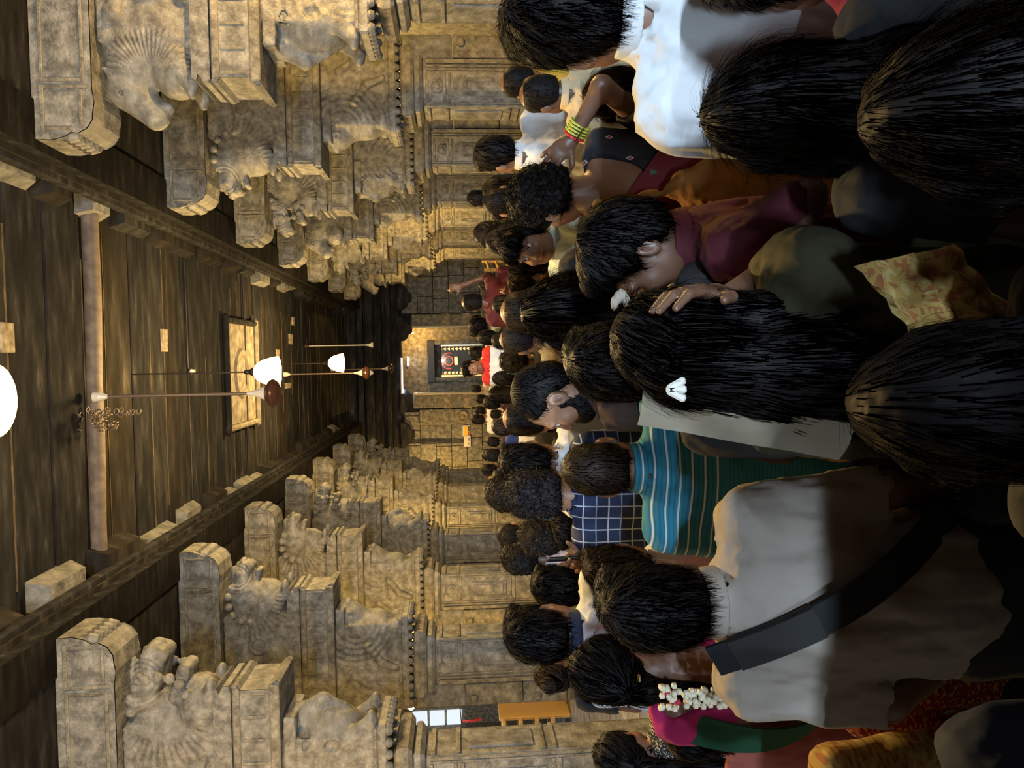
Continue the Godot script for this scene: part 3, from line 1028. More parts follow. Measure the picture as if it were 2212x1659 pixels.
func tube_light(at: Vector3, length: float, along: Vector3, energy: float, label: String, facing: Vector3, holder := true) -> void:
	var t := thing("tube_light", label, "lamp", at)
	var b := Buf.new()
	b.tube([-along * length / 2, along * length / 2], 0.02, 10)
	part("tube", b, M.tube_glow, t)
	if holder:
		var h := Buf.new()
		var f := facing.normalized()
		var s := along.cross(f)
		h.cbox(Vector3(-length / 2 - 0.03, -0.035, -0.03), Vector3(length / 2 + 0.03, 0.0, 0.03), 0.006, Transform3D(Basis(along, f, s), -f * 0.03))
		part("batten", h, M.whitepaint, t)
	var l := AreaLight3D.new()
	l.light_color = COOL
	l.light_energy = energy
	l.area_size = Vector2(length, 0.05)
	l.area_range = 40.0
	l.area_attenuation = 2.0
	l.shadow_enabled = true
	t.add_child(l)
	l.position = facing.normalized() * 0.03
	var fz := -facing.normalized()
	l.basis = Basis(along, fz.cross(along), fz)

func bulb(at: Vector3, energy: float, label: String, c := WARM, hang := 0.6) -> void:
	var t := thing("hanging_bulb", label, "lamp", at)
	var b := Buf.new()
	b.ball(Vector3.ZERO, Vector3(0.035, 0.045, 0.035), 12)
	part("bulb", b, M.lamp_bulb, t)
	var h := Buf.new()
	h.lathe([Vector2(0.0, 0.10), Vector2(0.018, 0.10), Vector2(0.02, 0.04), Vector2(0.0, 0.04)], 10)
	part("holder", h, M.black, t)
	var w := Buf.new()
	w.tube([Vector3(0, 0.09, 0), Vector3(0, hang, 0)], 0.006, 5)
	part("cable", w, M.black, t)
	omni(Vector3(0, 0, 0), c, energy, 0.06, t)

func build_fittings() -> void:
	pendant(Vector3(-0.17, 4.21, -3.87), LAMP, "largest glowing bell-shaped pendant lamp, cut by the picture's edge")
	pendant(Vector3(-0.12, 4.08, -9.15), LAMP, "bell-shaped pendant lamp in front of the framed ceiling panel")
	pendant(Vector3(-0.05, 4.15, -14.7), LAMP, "small bell-shaped pendant lamp farthest down the hall")
	fan(Vector3(-0.33, CEIL - 0.13, -7.95), "ceiling fan on a long rod hung from the brown beam", 0)
	fan(Vector3(0.38, CEIL, -19.1), "bare white fan rod with a small cone at its foot", 2)
	fan(Vector3(-0.29, CEIL, -16.9), "ceiling fan beside the farthest pendant lamp", 1)
	fan(Vector3(-0.28, CEIL, -23.0), "ceiling fan hanging just before the white tube light", 1)
	tube_light(Vector3(-0.57, 3.86, -26.02), 1.22, Vector3(1, 0, 0), TUBE_FAR, "long white tube light over the shrine entrance", Vector3(0, -1, -0.25))
	tube_light(Vector3(-0.08, 3.80, -28.22), 0.34, Vector3(1, 0, 0), TUBE_FAR * 0.3, "short white tube light above the shrine door", Vector3(0, -0.7, 1))
	# light fittings behind the camera whose cool light falls on the backs of the crowd
	tube_light(Vector3(1.35, 2.28, 4.86), 1.22, Vector3(1, 0, 0), TUBE_NEAR, "white tube light on the wall behind the camera, on the right", Vector3(-0.05, 0.0, -1))
	tube_light(Vector3(-1.6, 2.28, 4.86), 1.22, Vector3(1, 0, 0), TUBE_NEAR * 0.7, "white tube light on the wall behind the camera, on the left", Vector3(0.05, 0.0, -1))
	# bulbs of the aisles
	bulb(Vector3(-4.62, 2.62, -9.75), AISLE * 0.5, "small bare bulb by the corridor opening on the left", AMBER, 2.69)
	bulb(Vector3(4.3, 3.2, -5.4), AISLE, "warm bulb in the right aisle, hidden by the picture's edge", AMBER, 2.11)
	bulb(Vector3(4.75, 3.0, -16.0), AISLE * 1.1, "warm bulb in the right aisle behind the pillars", AMBER, 2.31)
	bulb(Vector3(-5.2, 3.0, -16.2), AISLE * 1.1, "warm bulb in the left aisle behind the pillars", AMBER, 2.31)
	bulb(Vector3(-4.2, 2.9, -24.4), AISLE * 0.7, "warm bulb by the end wall on the left", AMBER, 2.41)
	bulb(Vector3(3.9, 2.9, -21.2), AISLE * 0.7, "warm bulb in the right aisle near the end wall", AMBER, 2.41)
	bulb(Vector3(-5.0, 3.3, -4.4), AISLE * 0.6, "warm bulb in the left aisle, beside the camera", AMBER, 2.01)
	bulb(Vector3(0.95, 3.55, -27.3), AISLE * 0.3, "warm bulb in the porch behind the right pilaster", AMBER, 0.55)
	# bunch of chain looped over the beam
	var ch := thing("iron_chain", "bunch of rusty chain looped over the brown ceiling beam", "chain", Vector3(-0.57, 5.72, -7.95))
	rng.seed = 9
	for k in 46:
		var b := Buf.new()
		var ring := []
		var c := Vector3(rng.randf_range(-0.11, 0.11), rng.randf_range(-0.36, 0.10), rng.randf_range(-0.03, 0.13))
		if k > 38:
			c = Vector3(-0.10 + 0.004 * k, -0.30 - (k - 38) * 0.03, 0.05)
		var ax := Vector3(rng.randf_range(-1, 1), rng.randf_range(-1, 1), rng.randf_range(-1, 1)).normalized()
		var u := ax.cross(Vector3(0.2, 1, 0.1)).normalized()
		var w := ax.cross(u)
		for s in 9:
			ring.append(c + (u * cos(TAU * s / 8.0) * 0.034 + w * sin(TAU * s / 8.0) * 0.022))
		b.tube(ring, 0.007, 5, false)
		part("chain_link", b, M.chain, ch)
	# framed panel let into the ceiling
	var fp := thing("ceiling_panel", "framed carved stone panel in the ceiling, lit by the pendant lamp", "panel", Vector3(-0.2, CEIL, -13.5))
	part("panel", one_box(Vector3(-0.88, -0.05, -0.86), Vector3(0.88, 0.05, 0.86), 0.02), M.lime, fp)
	var ring2 := Buf.new()
	ring2.lathe([Vector2(0.30, -0.05), Vector2(0.34, -0.09), Vector2(0.42, -0.09), Vector2(0.46, -0.05)], 28)
	part("ring_relief", ring2, M.lime, fp)
	for s in [-1.0, 1.0]:
		part("pole", one_box(Vector3(-1.02, -0.12, s * 0.9 - 0.06), Vector3(1.02, -0.02, s * 0.9 + 0.06), 0.04), M.soot_b if s > 0 else M.lime, fp)
		part("pole", one_box(Vector3(s * 0.92 - 0.05, -0.11, -0.95), Vector3(s * 0.92 + 0.05, -0.02, 0.95), 0.03), M.lime if s < 0 else M.soot, fp)
	var pip := Buf.new()
	pip.tube([Vector3(-2.1, CEIL - 0.05, -13.75), Vector3(1.7, CEIL - 0.05, -13.75)], 0.022, 8)
	lone("ceiling_pipe", pip, M.iron, "thin dark pipe running across the framed ceiling panel", "pipe")
	# pale patches and a small fitting
	var pts := [[0.25, -6.7, 0.13, 0.09], [0.31, -10.15, 0.15, 0.08], [0.52, -17.6, 0.12, 0.12], [0.10, -16.3, 0.16, 0.12], [0.95, -17.9, 0.10, 0.10], [-0.55, -17.2, 0.06, 0.25]]
	var wd := ["nearest the camera", "beyond the brown beam", "beside the white fan rod", "behind the second lamp", "right of the white fan rod", "left of the farthest lamp"]
	for k in pts.size():
		var q: Array = pts[k]
		lone("plaster_patch", one_box(Vector3(q[0] - q[2], CEIL - 0.035, q[1] - q[3]), Vector3(q[0] + q[2], CEIL + 0.02, q[1] + q[3]), 0.006), M.plaster, "small pale plaster patch on the dark ceiling, %s" % wd[k], "patch", "plaster patches")
	var cw := Buf.new()
	cw.tube([Vector3(1.7, CEIL - 0.03, -10.92), Vector3(0.9, CEIL - 0.035, -10.93), Vector3(-0.06, CEIL - 0.03, -10.94), Vector3(-0.10, CEIL - 0.06, -10.94)], 0.012, 6)
	var cab := thing("ceiling_cable", "black cable along the ceiling ending in a small white holder", "cable", Vector3.ZERO)
	part("cable", cw, M.black, cab)
	var hb := Buf.new()
	hb.lathe([Vector2(0.0, -0.10), Vector2(0.03, -0.09), Vector2(0.04, -0.04), Vector2(0.0, 0.0)], 10, Transform3D(Basis(), Vector3(-0.12, CEIL - 0.03, -10.94)))
	part("lamp_holder", hb, M.whitepaint, cab)
	var lf := Buf.new()
	lf.prism(PackedVector2Array([Vector2(-0.10, -0.26), Vector2(-0.15, -0.12), Vector2(-0.11, 0.0), Vector2(0.0, 0.10), Vector2(0.06, 0.02), Vector2(0.03, -0.14), Vector2(-0.03, -0.26)]), -0.012, 0.012, 0.0)
	var sb := lone("fan_blade", lf, M.whitepaint, "small white blade hanging in the dark before the lintel", "blade")
	var bw := Buf.new()
	bw.tube([Vector3(0, 0.09, 0), Vector3(0, 1.25, 0)], 0.004, 5)
	part("wire", bw, M.black, sb)
	sb.position = Vector3(-0.30, 4.55, -21.0)

func build_end() -> void:
	# end wall with the porch of the shrine
	var w := Buf.new()
	w.cbox(Vector3(OUT_L, 0, FAR - 0.5), Vector3(-1.25, 5.9, FAR), 0)
	w.cbox(Vector3(1.15, 0, FAR - 0.5), Vector3(OUT_R, 5.9, FAR), 0)
	w.cbox(Vector3(-1.25, 3.9, FAR - 0.5), Vector3(1.15, 5.9, FAR), 0)
	var wall := structure("wall_end", w, M.soot)
	rng.seed = 21
	for r in 7:
		var x := -4.6
		while x < -1.9:
			var l := rng.randf_range(0.5, 0.95)
			part("wall_block", one_box(Vector3(x + 0.008, r * 0.55 + 0.008, FAR), Vector3(minf(x + l, -1.86) - 0.008, r * 0.55 + 0.54, FAR + rng.randf_range(0.02, 0.06)), 0.012), [M.stone, M.stone_c, M.stone_b][rng.randi() % 3], wall)
			x += l
		x = 1.6
		while x < 4.4:
			var l2 := rng.randf_range(0.5, 0.95)
			part("wall_block", one_box(Vector3(x + 0.008, r * 0.55 + 0.008, FAR), Vector3(x + l2 - 0.008, r * 0.55 + 0.54, FAR + rng.randf_range(0.02, 0.06)), 0.012), [M.stone_b, M.stone_b, M.stone][rng.randi() % 3], wall)
			x += l2
	var lin := structure("trim_lintel", one_box(Vector3(OUT_L, 5.8, FAR), Vector3(OUT_R, 5.88, FAR + 0.18), 0.0), M.soot_b)
	for q in [[3.93, 4.25, 0.22], [4.25, 4.42, 0.34], [4.55, 4.85, 0.26], [4.85, 5.12, 0.38], [5.2, 5.42, 0.3], [5.45, 5.8, 0.2]]:
		part("lintel", one_box(Vector3(OUT_L, q[0], FAR), Vector3(OUT_R, q[1], FAR + q[2]), 0.03), [M.soot, M.soot_b][int(q[0] * 10) % 2], lin)
	# rolled bracket corbels under the lintel
	for x in [-2.65, -1.45, 1.05, 2.15]:
		var f := Buf.new()
		var pr := PackedVector2Array([Vector2(-0.42, 3.95), Vector2(-0.40, 3.78), Vector2(-0.30, 3.66), Vector2(-0.18, 3.62), Vector2(-0.12, 3.50), Vector2(0.12, 3.50), Vector2(0.18, 3.62), Vector2(0.30, 3.66), Vector2(0.40, 3.78), Vector2(0.42, 3.95)])
		for i in pr.size():
			pr[i].x += x
		f.prism(pr, FAR, FAR + 0.36, 0.02)
		part("bracket", f, M.soot, lin)
	# pilasters either side of the porch, polished on the inner edge
	for q in [[-1.72, -1.22], [1.12, 1.56]]:
		var po := thing("shrine_pilaster", "carved pilaster %s of the shrine entrance" % ("left" if q[0] < 0 else "right"), "pilaster", Vector3((q[0] + q[1]) / 2, 0, FAR + 0.27))
		var hw: float = (q[1] - q[0]) / 2
		part("shaft", one_box(Vector3(-hw, 0, -0.2), Vector3(hw, 3.5, 0.12), 0.03), M.stone_c, po)
		for k in 3:
			var yy: float = [2.15, 1.45, 0.6][k]
			part("carved_band", one_box(Vector3(-hw - 0.02, yy, -0.18), Vector3(hw + 0.02, yy + 0.3, 0.145), 0.02), M.lime, po)
		var c := Buf.new()
		c.tube([Vector3(hw if q[0] < 0 else -hw, 0.1, 0.12), Vector3(hw if q[0] < 0 else -hw, 3.48, 0.12)], 0.045, 10)
		part("polished_edge", c, plain(sr(0.40, 0.33, 0.22), 0.25), po)
	# carved panel with a round medallion
	var mp := thing("medallion_panel", "stone panel with a round scroll medallion, left of the shrine entrance", "relief", Vector3(-2.06, 0, FAR + 0.17))
	part("panel", one_box(Vector3(-0.28, 0, -0.1), Vector3(0.28, 3.3, 0.07), 0.02), M.stone_c, mp)
	var md := Buf.new()
	md.lathe([Vector2(0.0, 0.05), Vector2(0.05, 0.045), Vector2(0.06, 0.02), Vector2(0.12, 0.02), Vector2(0.14, 0.05), Vector2(0.19, 0.05), Vector2(0.21, 0.0)], 22, Transform3D(Basis(Vector3(1, 0, 0), PI / 2), Vector3(0, 1.78, 0.07)))
	part("medallion", md, M.lime, mp)
	for y in [2.85, 2.2, 1.45]:
		part("band", one_box(Vector3(-0.30, y, 0), Vector3(0.30, y + 0.06, 0.10), 0.01), M.stone_c, mp)
	# boards and cables on the left of the end wall
	var nb := thing("notice_board", "yellow and white printed notice on the end wall", "notice", Vector3(-2.57, 1.67, FAR + 0.08))
	part("board", one_box(Vector3(-0.19, -0.12, -0.02), Vector3(0.19, 0.13, 0.02), 0.004), plain(sr(0.6, 0.58, 0.52), 0.6), nb)
	part("print", one_box(Vector3(-0.17, -0.05, 0.015), Vector3(0.17, 0.07, 0.024), 0.001), plain(sr(0.75, 0.45, 0.03), 0.6), nb)
	part("print", one_box(Vector3(-0.17, -0.11, 0.015), Vector3(-0.05, -0.055, 0.024), 0.001), plain(sr(0.4, 0.05, 0.02), 0.6), nb)
	part("print", one_box(Vector3(-0.03, -0.11, 0.015), Vector3(0.16, -0.06, 0.024), 0.001), plain(sr(0.04, 0.04, 0.04), 0.6), nb)
	var eb := thing("switch_box", "white switch box under black cables on the end wall", "box", Vector3(-2.95, 1.64, FAR + 0.10))
	part("case", one_box(Vector3(-0.19, -0.12, -0.05), Vector3(0.19, 0.12, 0.03), 0.008), plain(sr(0.62, 0.58, 0.48), 0.5), eb)
	part("socket", one_box(Vector3(0.02, -0.09, 0.025), Vector3(0.13, -0.03, 0.035), 0.003), plain(sr(0.2, 0.18, 0.15), 0.5), eb)
	part("socket", one_box(Vector3(-0.14, -0.09, 0.025), Vector3(-0.05, 0.0, 0.035), 0.003), plain(sr(0.3, 0.28, 0.24), 0.5), eb)
	for k in 3:
		var cb := Buf.new()
		var x := -2.88 - 0.05 * k
		cb.tube([Vector3(x, 3.9, FAR + 0.10), Vector3(x + 0.02, 3.0, FAR + 0.1), Vector3(x - 0.01, 2.3, FAR + 0.1), Vector3(x, 1.76, FAR + 0.1)], 0.018, 6)
		lone("wall_cable", cb, M.black, "black cable running down to the white switch box, number %s from the shrine" % ["one", "two", "three"][k], "cable", "cables above the switch box")
	# wooden rails by the last pillars
	for s in [[-3.0, -20.4], [2.6, -20.8]]:
		var ra := thing("wooden_railing", "wooden barrier rail by the far pillars on the %s" % ("left" if s[0] < 0 else "right"), "railing", Vector3(s[0], 0, s[1]))
		for y in [1.02, 0.75, 0.45]:
			var b := Buf.new()
			b.tube([Vector3(-0.25, y, 0.7), Vector3(0.25, y, -1.2)], 0.03, 8)
			part("rail", b, M.bamboo, ra)
		for q in [[-0.22, 0.6], [0.22, -1.1]]:
			part("post", one_box(Vector3(q[0] - 0.04, 0, q[1] - 0.04), Vector3(q[0] + 0.04, 1.15, q[1] + 0.04), 0.01), M.bamboo, ra)
	# inner wall, door frame and the lit shrine
	var iw := Buf.new()
	iw.cbox(Vector3(-3, 0, -28.8), Vector3(-0.86, 4.2, -28.3), 0)
	iw.cbox(Vector3(0.67, 0, -28.8), Vector3(3, 4.2, -28.3), 0)
	iw.cbox(Vector3(-0.86, 3.05, -28.8), Vector3(0.67, 4.2, -28.3), 0)
	structure("wall_shrine", iw, M.lime)
	structure("ceiling_porch", one_box(Vector3(-3, 4.1, -32.6), Vector3(3, 4.4, FAR - 0.4), 0), M.soot)
	for x in [-3.2, 3.0]:
		structure("wall_porch_%s" % ("left" if x < 0 else "right"), one_box(Vector3(x, 0, -32.6), Vector3(x + 0.2, 4.2, FAR - 0.4), 0), M.stone_c)
	structure("wall_sanctum", one_box(Vector3(-3, 0, -32.8), Vector3(3, 4.2, -32.6), 0), M.blackstone)
	var df := thing("door_frame", "black stone frame around the shrine door", "door frame", Vector3(-0.1, 0, -28.2))
	part("lintel", one_box(Vector3(-0.80, 2.78, -0.15), Vector3(0.80, 3.07, 0.12), 0.02), M.blackstone, df)
	for s in [-1.0, 1.0]:
		part("jamb", one_box(Vector3(minf(s * 0.62, s * 0.78), 0, -0.15), Vector3(maxf(s * 0.62, s * 0.78), 2.8, 0.10), 0.02), M.stone_b, df)
	var sf := thing("silver_doorway", "shining silver-clad inner doorway of the shrine", "doorway", Vector3(-0.08, 0, -29.2))
	part("lintel", one_box(Vector3(-0.66, 2.55, -0.1), Vector3(0.66, 2.92, 0.1), 0.03), M.stone_b, sf)
	for s in [-1.0, 1.0]:
		part("jamb", one_box(Vector3(minf(s * 0.54, s * 0.66), 0, -0.1), Vector3(maxf(s * 0.54, s * 0.66), 2.6, 0.1), 0.03), M.silver if s > 0 else M.brass, sf)
	# altar: lit arch, lamps strung down both sides
	var al := thing("lit_altar", "dark altar with a lobed red arch and gold lights inside the shrine", "altar", Vector3(-0.1, 0, -31.0))
	part("back_board", one_box(Vector3(-0.62, 0.0, -0.1), Vector3(0.62, 2.9, 0.0), 0.02), M.black, al)
	for s in [-1.0, 1.0]:
		var ar := Buf.new()
		var pts := []
		for k in 15:
			var a := k / 14.0 * PI * 1.25
			pts.append(Vector3(s * (0.02 + 0.17 * sin(a)) , 2.30 + 0.14 * cos(a) - 0.05 * k / 14.0, 0.03))
		ar.tube(pts, 0.018, 6)
		part("neon_arch", ar, M.neon_red, al)
		var oa := Buf.new()
		var po2 := []
		for k in 10:
			var a2 := k / 9.0 * 2.2
			po2.append(Vector3(s * 0.34 * sin(a2 * 0.9), 2.34 + 0.26 * cos(a2), 0.03))
		oa.tube(po2, 0.014, 6)
		part("neon_arch", oa, M.neon_red, al)
		for k in 9:
			var lb := Buf.new()
			lb.ball(Vector3(s * 0.50, 1.35 + 0.16 * k, 0.05), Vector3(0.026, 0.026, 0.026), 8)
			part("led_bulb", lb, M.tiny_led, al)
			part("gold_plate", one_box(Vector3(s * 0.50 - 0.06, 1.28 + 0.16 * k, 0.0), Vector3(s * 0.50 + 0.06, 1.33 + 0.16 * k, 0.03), 0.005), M.brass, al)
	part("gold_plate", one_box(Vector3(-0.18, 1.92, 0.0), Vector3(0.18, 2.06, 0.05), 0.01), M.brass, al)
	for k in 3:
		part("gold_plate", one_box(Vector3(-0.15 + k * 0.11, 1.94, 0.04), Vector3(-0.07 + k * 0.11, 2.04, 0.07), 0.01), M.brass, al)
	var wl := Buf.new()
	wl.ball(Vector3(0.03, 2.60, 0.12), Vector3(0.07, 0.07, 0.05), 12)
	part("white_lamp", wl, M.white_led, al)
	omni(Vector3(0.03, 2.60, 0.25), Color(1, 0.95, 0.85), 2.5 * GAIN, 0.08, al)
	# corridor seen through the opening on the left
	structure("wall_corridor", one_box(Vector3(-9.3, 0, -18), Vector3(-9.0, 4.4, -6), 0), M.plaster)
	structure("ceiling_corridor", one_box(Vector3(-9.3, 4.2, -18), Vector3(OUT_L - 0.3, 4.4, -6), 0), M.plaster)
	structure("floor_corridor", one_box(Vector3(-9.3, -0.3, -18), Vector3(OUT_L - 0.3, 0.0, -6), 0), M.floor)
	for z in [-18.2, -6.0]:
		structure("wall_corridor_%s" % ("far" if z < -10 else "near"), one_box(Vector3(-9.3, 0, z), Vector3(OUT_L - 0.3, 4.4, z + 0.2), 0), M.plaster)
	tube_light(Vector3(-7.3, 3.9, -12.3), 1.2, Vector3(0, 0, 1), 26.0 * GAIN, "white tube light in the corridor on the left", Vector3(0, -1, 0), true)
	for k in 3:
		lone("white_shutter", one_box(Vector3(-8.98, 2.0 + k * 0.42, -17.98), Vector3(-8.62, 2.36 + k * 0.42, -17.93), 0.01), glow(Color(0.9, 0.95, 1.0), 1.3), "bright white window strip in the left corridor, %s of three" % ["lowest", "middle", "topmost"][k], "window", "corridor window strips")
	var cl := thing("hanging_laundry", "red and white cloths on a rope in the left corridor opening", "cloth", Vector3(-6.75, 0, -13.2))
	var rp := Buf.new()
	rp.tube([Vector3(0.6, 2.05, -1.02), Vector3(0.0, 1.97, 0.0), Vector3(0.3, 1.98, 1.2), Vector3(0.6, 2.05, 3.02)], 0.01, 5)
	part("rope", rp, M.iron, cl)
	for k in 3:
		var rw := []
		for i in 7:
			var line := []
			for n in 5:
				line.append(Vector3(-0.05 + 0.025 * n + 0.02 * sin(i + n * 1.7), 1.96 - [0.35, 0.6, 0.45][k] * i / 6.0, -0.5 + 0.36 * k + 0.05 * n + 0.02 * sin(i * 0.8)))
			rw.append(line)
		part("cloth", drape(rw, 0.012), M[["red", "offwhite", "salmon"][k]], cl)
	var st := thing("wooden_steps", "stacked wooden steps standing in the left corridor", "steps", Vector3(-6.9, 0, -13.4))
	for k in 4:
		part("tread", one_box(Vector3(-0.4, 0.28 + 0.3 * k, -0.3 + 0.12 * k), Vector3(0.4, 0.36 + 0.3 * k, 0.35 + 0.05 * k), 0.015), M.bamboo, st)
	for s in [-0.38, 0.38]:
		part("stringer", one_box(Vector3(s - 0.03, 0, -0.3), Vector3(s + 0.03, 1.3, 0.3), 0.01), M.bamboo, st)

# ------------------------------------------------------------------ people
# local axes of a figure 1.68 m tall: up y, the front towards -z, its right hand at +x
func head_shape(f: Field, t: Transform3D, fine: bool) -> void:
	f.tf = t
	f.ell(Vector3(0, 0.128, 0.014), Vector3(0.073, 0.090, 0.093), 0.02)
	f.ell(Vector3(0, 0.075, -0.030), Vector3(0.060, 0.085, 0.062), 0.03)
	f.ell(Vector3(0, 0.012, -0.058), Vector3(0.032, 0.022, 0.028), 0.03)
	f.cone(Vector3(0, -0.06, 0.022), Vector3(0, 0.06, 0.016), 0.054, 0.052, 0.03)
	for s in [-1, 1]:
		f.ell(Vector3(0.046 * s, 0.035, -0.02), Vector3(0.020, 0.035, 0.045), 0.03)
		f.ell(Vector3(0.077 * s, 0.088, 0.008), Vector3(0.011, 0.032, 0.020), 0.008, 0, Basis(Vector3(0, 1, 0), -0.35 * s))
	if fine:
		for s in [-1, 1]:
			f.ell(Vector3(0.036 * s, 0.072, -0.068), Vector3(0.024, 0.022, 0.022), 0.025)
			f.ell(Vector3(0.087 * s, 0.092, 0.010), Vector3(0.006, 0.020, 0.011), 0.006, 1, Basis(Vector3(0, 1, 0), -0.35 * s))
			f.ell(Vector3(0.030 * s, 0.102, -0.092), Vector3(0.019, 0.012, 0.012), 0.012, 1)
		f.ell(Vector3(0, 0.122, -0.080), Vector3(0.052, 0.010, 0.014), 0.02)
		f.cone(Vector3(0, 0.105, -0.090), Vector3(0, 0.070, -0.108), 0.009, 0.0125, 0.012)
		f.ell(Vector3(0.010, 0.064, -0.100), Vector3(0.010, 0.007, 0.010), 0.006)
		f.ell(Vector3(-0.010, 0.064, -0.100), Vector3(0.010, 0.007, 0.010), 0.006)
		f.ell(Vector3(0, 0.043, -0.088), Vector3(0.022, 0.0065, 0.010), 0.006)
		f.ell(Vector3(0, 0.031, -0.086), Vector3(0.018, 0.0075, 0.010), 0.006)
		f.ell(Vector3(0, 0.037, -0.097), Vector3(0.020, 0.0022, 0.006), 0.003, 1)
	f.tf = Transform3D()

func hair_shape(f: Field, t: Transform3D, style: String, vary: int) -> void:
	f.tf = t
	var g := 0.0
	if style == "crop":
		g = -0.006
	elif style == "curly":
		g = 0.012
	elif style == "thick":
		g = 0.007
	f.ell(Vector3(0, 0.134, 0.018), Vector3(0.081 + g, 0.093 + g, 0.101 + g), 0.02)
	f.ell(Vector3(0, 0.075, 0.052), Vector3(0.070 + g, 0.070, 0.058 + g), 0.03)
	if style == "thick" or style == "short" or style == "curly":
		f.ell(Vector3(0.01, 0.195 + g, -0.045), Vector3(0.062, 0.030, 0.050), 0.03)
	if style == "fringe":
		f.ell(Vector3(0, 0.168, -0.055), Vector3(0.070, 0.042, 0.048), 0.03)
		for s in [-1, 1]:
			f.ell(Vector3(0.068 * s, 0.10, -0.005), Vector3(0.022, 0.065, 0.045), 0.02)
	if style == "long" or style == "loose":
		f.cone(Vector3(0, 0.09, 0.055), Vector3(0, -0.12, 0.085), 0.085, 0.082, 0.04)
		f.cone(Vector3(-0.04, -0.08, 0.085), Vector3(-0.045, -0.36, 0.105), 0.058, 0.045, 0.05)
		f.cone(Vector3(0.04, -0.08, 0.085), Vector3(0.05, -0.34, 0.105), 0.058, 0.045, 0.05)
		for s in [-1, 1]:
			f.cone(Vector3(0.075 * s, 0.12, 0.0), Vector3(0.095 * s, -0.12, 0.02), 0.028, 0.03, 0.03)
	if style == "tied":
		for s in [-1, 1]:
			f.ell(Vector3(0.062 * s, 0.11, 0.0), Vector3(0.026, 0.06, 0.05), 0.03)
		f.cone(Vector3(0, 0.10, 0.085), Vector3(0, 0.02, 0.115), 0.045, 0.038, 0.03)
		f.cone(Vector3(0, 0.02, 0.112), Vector3(0.0, -0.34, 0.15), 0.030, 0.018, 0.02)
	if style == "bun":
		f.ell(Vector3(0, 0.155, 0.125), Vector3(0.05, 0.05, 0.042), 0.015)
	# face, ears, nape
	if style == "fringe":
		f.box(Vector3(0, 0.045, -0.13), Vector3(0.060, 0.085, 0.075), 0.03, 0.015, 1)
	elif style == "long" or style == "loose" or style == "tied":
		f.box(Vector3(0, 0.06, -0.13), Vector3(0.066, 0.105, 0.085), 0.05, 0.02, 1)
	else:
		f.box(Vector3(0, 0.05, -0.128), Vector3(0.12, 0.105, 0.085), 0.04, 0.02, 1)
		for s in [-1, 1]:
			f.ell(Vector3(0.09 * s, 0.072, -0.005), Vector3(0.030, 0.045, 0.030), 0.012, 1)
		f.box(Vector3(0, -0.05, 0.05), Vector3(0.2, 0.075, 0.2), 0.01, 0.02, 1)
	if style == "bald":
		f.ell(Vector3(0, 0.225, 0.0), Vector3(0.056, 0.040, 0.085), 0.03, 1)
	if style == "crop":
		f.ell(Vector3(0, 0.01, 0.11), Vector3(0.10, 0.035, 0.05), 0.03, 1)
	f.noise = noise_of(50 + vary * 31, 22.0 if style != "curly" else 48.0, 2)
	f.amp = 0.005 if style != "curly" else 0.013
	if style == "crop" or style == "bald":
		f.amp = 0.002
	f.nsc = Vector3(1.2, 0.55, 1.2) if style != "curly" else Vector3.ONE
	f.tf = Transform3D()

func hand_shape(f: Field, wrist: Vector3, dir: Vector3, palm: Vector3, curl: float, thick := 1.0) -> void:
	dir = dir.normalized()
	var side := dir.cross(palm).normalized()
	palm = side.cross(dir).normalized()
	var bb := Basis(side, dir, palm)
	f.cone(wrist - dir * 0.03, wrist + dir * 0.02, 0.026, 0.027, 0.02)
	f.ell(wrist + dir * 0.052, Vector3(0.040, 0.050, 0.017), 0.02, 0, bb)
	var lens := [0.072, 0.082, 0.076, 0.060]
	for i in 4:
		var o := side * (0.030 - i * 0.020)
		var p0 := wrist + dir * (0.088 - 0.006 * absf(i - 1.3)) + o
		var d1 := (dir + palm * curl * 0.7 + side * (0.12 - i * 0.08)).normalized()
		var d2 := (dir * (1.0 - curl * 0.7) + palm * curl * 1.5).normalized()
		var p1: Vector3 = p0 + d1 * lens[i] * 0.5
		f.cone(p0, p1, 0.0095 * thick, 0.0088 * thick, 0.006)
		f.cone(p1, p1 + d2 * lens[i] * 0.5, 0.0088 * thick, 0.0072 * thick, 0.004)
	var tb := wrist + dir * 0.03 + side * 0.034
	var td := (side * 0.8 + dir * 0.6 + palm * 0.35 * curl).normalized()
	f.cone(tb, tb + td * 0.045, 0.0125 * thick, 0.0105 * thick, 0.01)
	f.cone(tb + td * 0.045, tb + td * 0.045 + (td * 0.5 + dir * 0.6 + palm * curl * 0.6).normalized() * 0.032, 0.0105 * thick, 0.008 * thick, 0.004)

